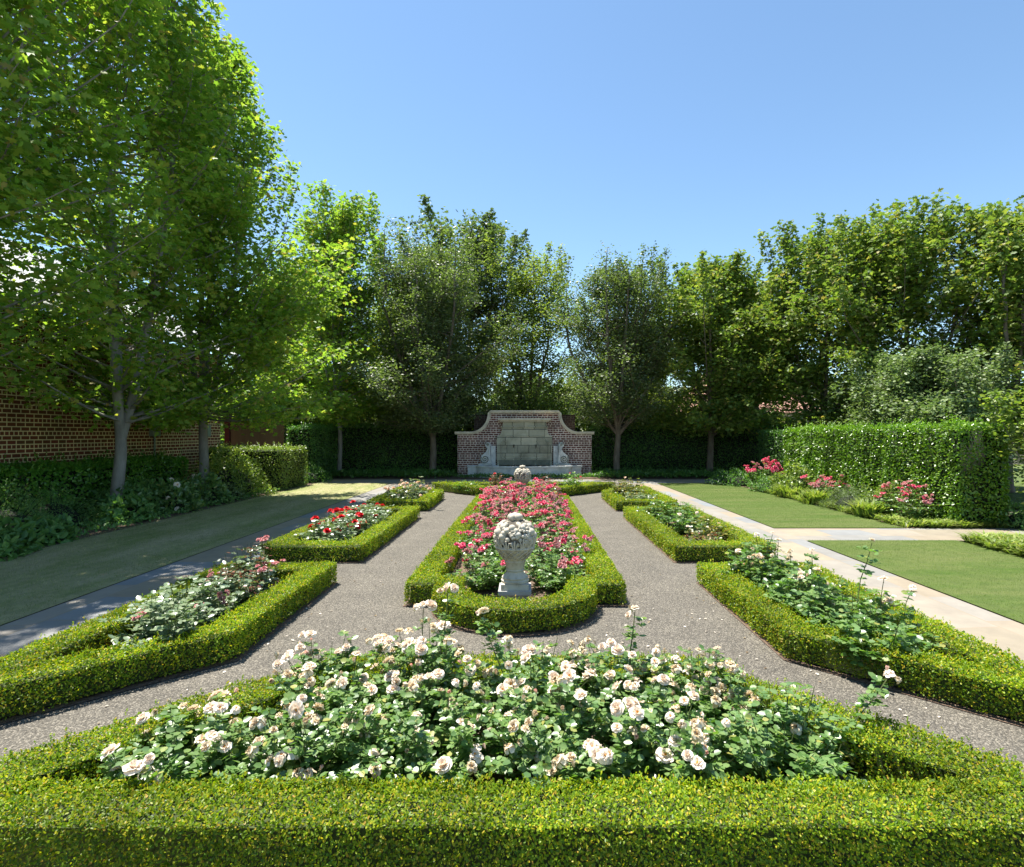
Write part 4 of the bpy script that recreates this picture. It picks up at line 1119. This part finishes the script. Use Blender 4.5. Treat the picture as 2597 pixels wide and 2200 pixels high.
# ------------------------------------------------------------------ trees
def tree(name, x, y, H, cb, prof, nlead, nbr, leafsize, per, m, bark, label, group, r0=.12, fork=None, template=T_OVAL, clump=.2, droop=.25, slope=.6, topspread=.45, lean=(0, 0), lx=0, hi=1.0, cat='tree', seed=1, fill=1.0, low=(), plumes=18, psig=.15, plen=1.3, ptilt=.3):
    global rng
    save = rng; rng = np.random.default_rng(seed)
    root = empty(name, (x, y, 0)); tag(root, label, cat, group)
    tr, cr = MB(), MB()
    fork = fork or cb*.85
    pt, pr = np.array([p[0] for p in prof]), np.array([p[1] for p in prof])
    ph = rng.random(3)*6.28
    def env(z, az):
        t = (z-cb)/(H-cb)
        r = np.interp(t, pt, pr)
        return r*(1+.16*np.sin(2*az+ph[0])+.16*np.sin(3*az+ph[1]+7*t)+.16*np.sin(13*t+ph[2]+2*az))
    # trunk
    t = np.linspace(0, 1, 8)
    wob = np.column_stack([np.sin(t*4+ph[0])-np.sin(ph[0]), np.sin(t*3.3+ph[1])-np.sin(ph[1])])*.012
    P = np.column_stack([lean[0]*t+wob[:, 0]*t*3, lean[1]*t+wob[:, 1]*t*3, fork*t])
    rad = r0*(1.0-.22*t); rad[0] *= 1.25
    tr.tube(P, rad, 12)
    top = P[-1]
    leaders = []
    for i in range(nlead):
        az = 6.283*i/max(1, nlead)+rng.normal()*.4+lx
        er = (0.08 if i == 0 and nlead != 2 else topspread*(.6+.6*rng.random()))*pr.max()
        ez = H*(1 if i == 0 else hi*(.80+.19*rng.random()))
        s = np.linspace(0, 1, 12)
        bow = np.minimum(1, s*1.6)**.8
        L = np.column_stack([top[0]+er*np.cos(az)*bow, top[1]+er*np.sin(az)*bow, top[2]-.05+(ez-top[2]+.05)*s])
        L[:, :2] += rng.normal(size=(12, 2))*.05*s[:, None]
        r_ = r0*(.72 if nlead < 4 else .58)*(1-s)**.8+.008
        tr.tube(L, r_, 7)
        leaders.append((L, r_))
    C = []; Cw = []
    for i in range(nbr):
        L, r_ = leaders[rng.integers(len(leaders))] if i % 3 else leaders[0]
        # choose height of the branch end uniformly in crown volume
        zt = cb+(H-cb)*rng.random()**.9*.97
        az = rng.random()*6.28
        re = env(zt, az)*(.35+.75*rng.random()**.7)
        zs = max(top[2]*1.03+.35*rng.random(), zt-re*slope*(.7+.6*rng.random()))
        k = np.clip(np.interp(zs, L[:, 2], np.arange(12)), 0, 11)
        p0 = np.array([np.interp(k, np.arange(12), L[:, j]) for j in range(3)])
        p1 = np.array([re*math.cos(az)+lean[0], re*math.sin(az)+lean[1], zt])
        s = np.linspace(0, 1, 6)[:, None]
        mid = np.array([0, 0, -.12*np.linalg.norm(p1-p0)])
        B = p0+(p1-p0)*s+mid*(s*(1-s))*1.6+rng.normal(size=(6, 3))*.04*s
        br = np.interp(k, np.arange(12), r_)*.5
        tr.tube(B, np.linspace(min(br, .03), .005, 6), 5)
        Ln = np.linalg.norm(p1-p0)
        m_ = max(3, int(Ln/.26))
        for q in range(m_):
            u = .35+.65*(q+rng.random())/m_
            c = np.array([np.interp(u, s[:, 0], B[:, j]) for j in range(3)])
            off = rnd(1)[0]*np.array([.3, .3, .16])*min(1.0, .3+Ln*.35)
            C.append(c+off); Cw.append(1.0)
            if q % 2 == 0: tr.tube(np.array([c, c+off*.9]), [.006, .003], 3)
    for (L, r_) in leaders:
        for k in np.linspace(4.5, 11, 26):
            c = np.array([np.interp(k, np.arange(12), L[:, j]) for j in range(3)])
            C.append(c+rnd(1)[0]*np.array([.16, .16, .1])*(1.6-(k-4.5)/6.5)); Cw.append(.8)
    PL = []
    for i in range(plumes):
        az = rng.random()*6.28
        z0 = cb+(H-cb)*(.45+.5*rng.random()**.7)
        rr = env(z0, az)*(.45+.5*rng.random())
        ln = plen*(.7+.6*rng.random())
        p0 = np.array([rr*math.cos(az)+lean[0], rr*math.sin(az)+lean[1], z0-.5]); p1 = p0+np.array([ptilt*ln*math.cos(az), ptilt*ln*math.sin(az), ln+.5])
        if p1[2] > H*1.02: p1[2] = H*(.97+.06*rng.random())
        pts = np.array([p0*(1-u)+p1*u for u in np.linspace(0, 1, 4)])
        tr.tube(np.vstack([[p0[0]*.3, p0[1]*.3, max(fork, p0[2]-rr*.9)], pts]), [.02, .014, .01, .007, .004], 4)
        for u in np.linspace(.1, 1, int(ln/.11)+2):
            PL.append(np.append(p0*(1-u)+p1*u, psig*(1.35-.8*u)))
    for (az, rr, zz) in low:
        p0 = np.array([lean[0], lean[1], fork*.9]); p1 = np.array([rr*math.cos(R(az)), rr*math.sin(R(az)), zz])
        s = np.linspace(0, 1, 8)[:, None]
        B = p0+(p1-p0)*s+np.array([0, 0, .25*rr])*(s*(1-s))
        tr.tube(B, np.linspace(r0*.4, .01, 8), 6)
        for u in np.linspace(.35, 1, 12):
            c = np.array([np.interp(u, s[:, 0], B[:, j]) for j in range(3)])
            for _ in range(2): C.append(c+rnd(1)[0]*np.array([.35, .35, .12])); Cw.append(1)
    C = np.array(C); Cw = np.array(Cw)
    cnt = np.maximum(4, (per*Cw*(.6+.8*rng.random(len(C)))).astype(int))
    idx = np.repeat(np.arange(len(C)), cnt); n = len(idx)
    P = C[idx]+rng.normal(size=(n, 3))*clump*np.array([1, 1, .55])
    a = rng.random(n)*6.28
    D = np.column_stack([np.cos(a), np.sin(a), -droop+rng.normal(size=n)*.35])
    Nn = unit(np.array([0, 0, .75])+rng.normal(size=(n, 3))*.55)
    leaves(cr, P, D, Nn, leafsize*(.7+.6*rng.random(n)), template)
    if PL:
        PL = np.array(PL); k = max(7, int(per*.7)); ii = np.repeat(np.arange(len(PL)), k); n2 = len(ii)
        P2 = PL[ii, :3]+rng.normal(size=(n2, 3))*PL[ii, 3:4]*np.array([1, 1, .7])
        a = rng.random(n2)*6.28
        leaves(cr, P2, np.column_stack([np.cos(a), np.sin(a), -droop+.2+rng.normal(size=n2)*.4]), unit(np.array([0, 0, .6])+rng.normal(size=(n2, 3))*.6), leafsize*(.7+.5*rng.random(n2)), template)
    tr.obj('trunk', [M[bark]], root, smooth=True)
    cr.obj('crown', [M[m]], root)
    rng = save
    return n
MAPLE = [(0, .45), (.1, .85), (.3, 1.0), (.5, .92), (.7, .70), (.88, .40), (1, .10)]
def sp(prof, r): return [(t, v*r) for t, v in prof]
tot = 0
GT = 'maples along the left border'
tot += tree('maple_tree', -8.75, 7.4, 11.5, 2.35, sp(MAPLE, 3.1), 4, 150, .115, 28, 'maple', 'bark', 'nearest maple at the left photo edge, its trunk out of view', GT, r0=.14, fork=1.7, template=T_MAPLE, seed=11, plumes=60, psig=.2, plen=1.3, ptilt=.55)
tot += tree('maple_tree', -8.3, 11.3, 13.6, 2.25, sp([(0, .65), (.12, .95), (.3, 1.0), (.5, .9), (.7, .72), (.88, .40), (1, .1)], 3.0), 3, 150, .115, 22, 'maple', 'bark', 'large maple with a pale trunk forking low in front of the brick wall', GT, r0=.125, fork=1.62, template=T_MAPLE, lx=3.2, seed=5, topspread=.34, plumes=46, psig=.2, plen=1.2, ptilt=.28)
tot += tree('maple_tree', -8.3, 14.4, 11.8, 1.95, sp([(0, .75), (.12, 1.0), (.3, 1.0), (.5, .78), (.68, .54), (.86, .28), (1, .06)], 3.3), 4, 165, .115, 22, 'maple', 'bark', 'second maple from the left with a single grey trunk before the wall corner', GT, r0=.13, fork=2.0, template=T_MAPLE, seed=8, topspread=.36, plumes=46, psig=.2, plen=1.2, ptilt=.28)
GBk = 'trees along the back boundary hedge'
tot += tree('maple_tree', -7.45, 22.2, 11.1, 2.1, sp([(0, .8), (.12, 1.05), (.35, .85), (.6, .72), (.8, .6), (.93, .4), (1, .1)], 2.6), 4, 120, .14, 20, 'maple', 'bark', 'narrow upright maple at the left of the back hedge', GBk, r0=.10, fork=2.2, template=T_MAPLE, seed=31, hi=1.0, plumes=36, psig=.2, plen=1.2)
OAK = [(0, .5), (.15, .95), (.35, 1.05), (.6, .95), (.8, .72), (.93, .42), (1, .1)]
tot += tree('live_oak', -3.7, 22.2, 9.4, 2.0, sp(OAK, 3.0), 7, 190, .09, 36, 'oak', 'bark_dark', 'dark small leaved tree just left of the wall fountain', GBk, r0=.15, fork=1.6, clump=.21, seed=41, topspread=.6, hi=1.03)
tot += tree('live_oak', 3.7, 22.2, 8.5, 2.3, sp(OAK, 2.8), 7, 160, .09, 34, 'oak', 'bark_dark', 'dark small leaved tree just right of the wall fountain', GBk, r0=.14, fork=1.7, clump=.21, seed=43, topspread=.65, hi=1.03)
tot += tree('oak_tree', 7.45, 22.2, 8.7, 2.0, sp([(0, .7), (.15, 1.0), (.4, 1.1), (.65, .92), (.85, .6), (1, .12)], 3.0), 5, 150, .13, 25, 'bright', 'bark_dark', 'broad green tree with a low side limb at the right of the back hedge', GBk, r0=.14, fork=1.7, seed=47, template=T_MAPLE, low=((15, 2.2, 2.5),))
GF = 'trees beyond the back boundary'
tot += tree('oak_tree', -2.9, 27.5, 12.6, 5.0, sp([(0, .5), (.3, .9), (.6, 1.05), (.82, .85), (1, .25)], 3.6), 5, 90, .16, 20, 'oak', 'bark_dark', 'tallest rounded tree rising behind the left dark tree', GF, r0=.2, fork=4, seed=51, template=T_MAPLE, clump=.28)
tot += tree('elm_tree', .2, 26.5, 10.4, 2.2, sp(OAK, 3.0), 5, 120, .12, 22, 'elm', 'bark_dark', 'olive green airy tree directly behind the wall fountain', GF, r0=.14, fork=2.2, seed=53, clump=.25)
tot += tree('elm_tree', -5.6, 27.0, 8.5, 1.5, sp(OAK, 3.3), 5, 130, .13, 42, 'elm', 'bark_dark', 'lower green tree in the gap between the narrow maple and the dark tree', GF, r0=.14, fork=1.5, seed=55, clump=.28)
tot += tree('elm_tree', 5.6, 27.5, 7.2, 1.3, sp(OAK, 2.6), 5, 90, .13, 36, 'elm', 'bark_dark', 'lower tree seen in the gap right of the right dark tree', GF, r0=.14, fork=1.5, seed=57, clump=.28)
tot += tree('elm_tree', -11.5, 26.0, 9.5, 1.3, sp(OAK, 3.8), 5, 150, .14, 40, 'maple', 'bark_dark', 'tree behind the wooden fence beyond the house corner', GF, r0=.14, fork=1.5, seed=58, clump=.28)
GRt = 'tall maples beyond the big clipped hedge'
MAP2 = [(0, .75), (.15, 1.0), (.4, 1.0), (.65, .85), (.85, .62), (.95, .35), (1, .1)]
tot += tree('maple_tree', 11.0, 20.2, 9.2, 1.3, sp(MAP2, 2.5), 6, 100, .14, 22, 'bright', 'bark_dark', 'leftmost of the three upright maples behind the big clipped hedge', GRt, r0=.12, fork=1.6, template=T_MAPLE, seed=61, topspread=.65, plumes=36, psig=.2, plen=1.2)
tot += tree('maple_tree', 12.0, 17.6, 8.5, 1.3, sp(MAP2, 2.6), 6, 110, .13, 23, 'bright', 'bark_dark', 'middle of the three upright maples behind the big clipped hedge', GRt, r0=.12, fork=1.6, template=T_MAPLE, seed=63, topspread=.7, plumes=36, psig=.2, plen=1.2)
tot += tree('maple_tree', 13.9, 15.8, 8.3, 1.3, sp(MAP2, 2.4), 6, 110, .13, 23, 'bright', 'bark_dark', 'rightmost of the three upright maples, at the right photo edge', GRt, r0=.12, fork=1.6, template=T_MAPLE, seed=67, topspread=.7, plumes=36, psig=.2, plen=1.2)
tot += tree('maple_tree', 10.4, 25.5, 8.6, 1.3, sp(MAP2, 2.6), 5, 120, .15, 34, 'bright', 'bark_dark', 'background maple between the broad green tree and the upright maples', GRt, r0=.12, fork=1.6, template=T_MAPLE, seed=69)
tot += tree('large_shrub', 10.6, 14.6, 3.75, .5, sp([(0, .9), (.3, 1.05), (.6, .95), (.85, .6), (1, .1)], 1.75), 8, 130, .085, 70, 'shrub_grey', 'bark_dark', 'rounded grey green shrub standing behind the big clipped hedge', None, r0=.07, fork=.4, seed=71, clump=.2, cat='shrub', topspread=.6)
tot += tree('lime_bush', 9.45, 9.1, 2.45, .35, sp([(0, .8), (.4, 1.0), (.8, .7), (1, .2)], .9), 5, 55, .085, 46, 'lime', 'bark', 'lime green bush at the far right edge beside the cross walk', None, r0=.04, fork=.4, seed=73, clump=.16, cat='shrub', topspread=.5)
print('tree leaves', tot)

for (x, y, r, h, lab) in ((-2.3, 25.2, 1.3, 3.4, 'sunlit shrub behind the left shoulder of the fountain wall'), (-.1, 25.6, 1.4, 3.2, 'sunlit shrub right behind the top of the fountain wall'), (2.2, 25.2, 1.3, 3.3, 'sunlit shrub behind the right shoulder of the fountain wall'),
        (-6.5, 25.4, 1.6, 3.6, 'bushy shrub behind the left tall hedge'), (5.6, 25.4, 1.6, 3.0, 'bushy shrub behind the right tall hedge'), (9.4, 25.2, 1.5, 3.0, 'bushy shrub at the right end behind the right tall hedge')):
    mound('large_shrub', x, y, r, h, .11, 3800, 'bright', lab, group='shrubs behind the back boundary')
# far wooded skyline
def wood():
    mb = MB()
    n = 130000
    x = -70+160*rng.random(n); y = 48+22*rng.random(n)
    top = 6.2+1.0*np.sin(x*.21)+.8*np.sin(x*.63+2)+.5*np.sin(x*1.9)
    z = top*rng.random(n)**.7
    leaves(mb, np.column_stack([x, y, z]), rnd(n), rnd(n)+np.array([0, 0, .8]), .5*(.6+.7*rng.random(n)), T_OVAL)
    o = mb.obj('distant_woodland', [M['oak']]); tag(o, 'far belt of trees closing the view behind the garden', 'woodland', kind='stuff')
wood()

# ------------------------------------------------------------------ brick house on the left
def house():
    X, Y1 = -10.4, 18.9
    root = empty('brick_house', (X, 9, 0)); tag(root, 'brick house side wall with pale mortar and grey roof, behind the left maples', 'house')
    w = MB(); w.box(-9, 0, -12, Y1-9, 0, 4.35); w.obj('wall', [M['brick_house']], root)
    r = MB()
    r.add([(.45, -12.4, 4.30), (.45, Y1-9+.4, 4.30), (-4.5, Y1-9+.4, 7.2), (-4.5, -12.4, 7.2), (.45, -12.4, 4.42), (.45, Y1-9+.4, 4.42), (-4.5, Y1-9+.4, 7.32), (-4.5, -12.4, 7.32)],
          [(0, 1, 2, 3), (4, 7, 6, 5), (0, 4, 5, 1), (1, 5, 6, 2), (3, 7, 4, 0)])
    r.add([(-9.45, -12.4, 4.30), (-4.5, -12.4, 7.2), (-4.5, Y1-9+.4, 7.2), (-9.45, Y1-9+.4, 4.30)], [(0, 1, 2, 3)])
    r.obj('roof', [M['roof_grey']], root)
    for (yy, z, ww) in ((15.5, 1.62, .16), (18.0, 1.6, .14)):
        b = MB(); b.box(.002, .12, yy-9-ww, yy-9+ww, z, z+.36); b.box(.002, .135, yy-9-ww-.01, yy-9+ww+.01, z+.361, z+.38)
        mo = b.obj('meter_box', [M['metalbox']], root)
        c = MB(); c.tube([(.05, yy-9, z), (.05, yy-9, .1)], .025, 8); c.obj('conduit', [M['metalbox']], mo)
house()
def fence():
    root = empty('wooden_fence', (-8.5, 19.3, 0)); tag(root, 'brown wooden board fence between the house corner and the back hedge', 'fence')
    for i in range(9):
        b = MB(); h = 2.15+.012*rng.normal()
        x0 = -1.75+i*.205
        b.box(x0, x0+.2045, 0, .022, .05, h); b.obj('board', [M['wood']], root)
    p = MB(); p.box(-1.95, -1.79, -.06, .10, 0, 2.5); p.obj('post', [M['post']], root)
    p = MB(); p.box(-1.78, .1, .023, .07, .5, .59); p.box(-1.78, .1, .023, .07, 1.75, 1.84); p.obj('rail', [M['wood']], root)
fence()
def far_house():
    root = empty('tiled_house', (17.5, 42, 0)); tag(root, 'distant house with a pinkish tiled roof glimpsed through the right trees', 'house')
    w = MB(); w.box(-4.5, 4.5, 0, 7, 0, 3.4); w.obj('wall', [M['plaster']], root)
    r = MB(); r.add([(-5, -.5, 3.3), (5, -.5, 3.3), (5, 7.5, 3.3), (-5, 7.5, 3.3), (-2.6, 3.5, 6.9), (2.6, 3.5, 6.9)], [(0, 1, 5, 4), (1, 2, 5), (2, 3, 4, 5), (3, 0, 4), (3, 2, 1, 0)])
    r.obj('roof', [M['roof_tile']], root)
far_house()
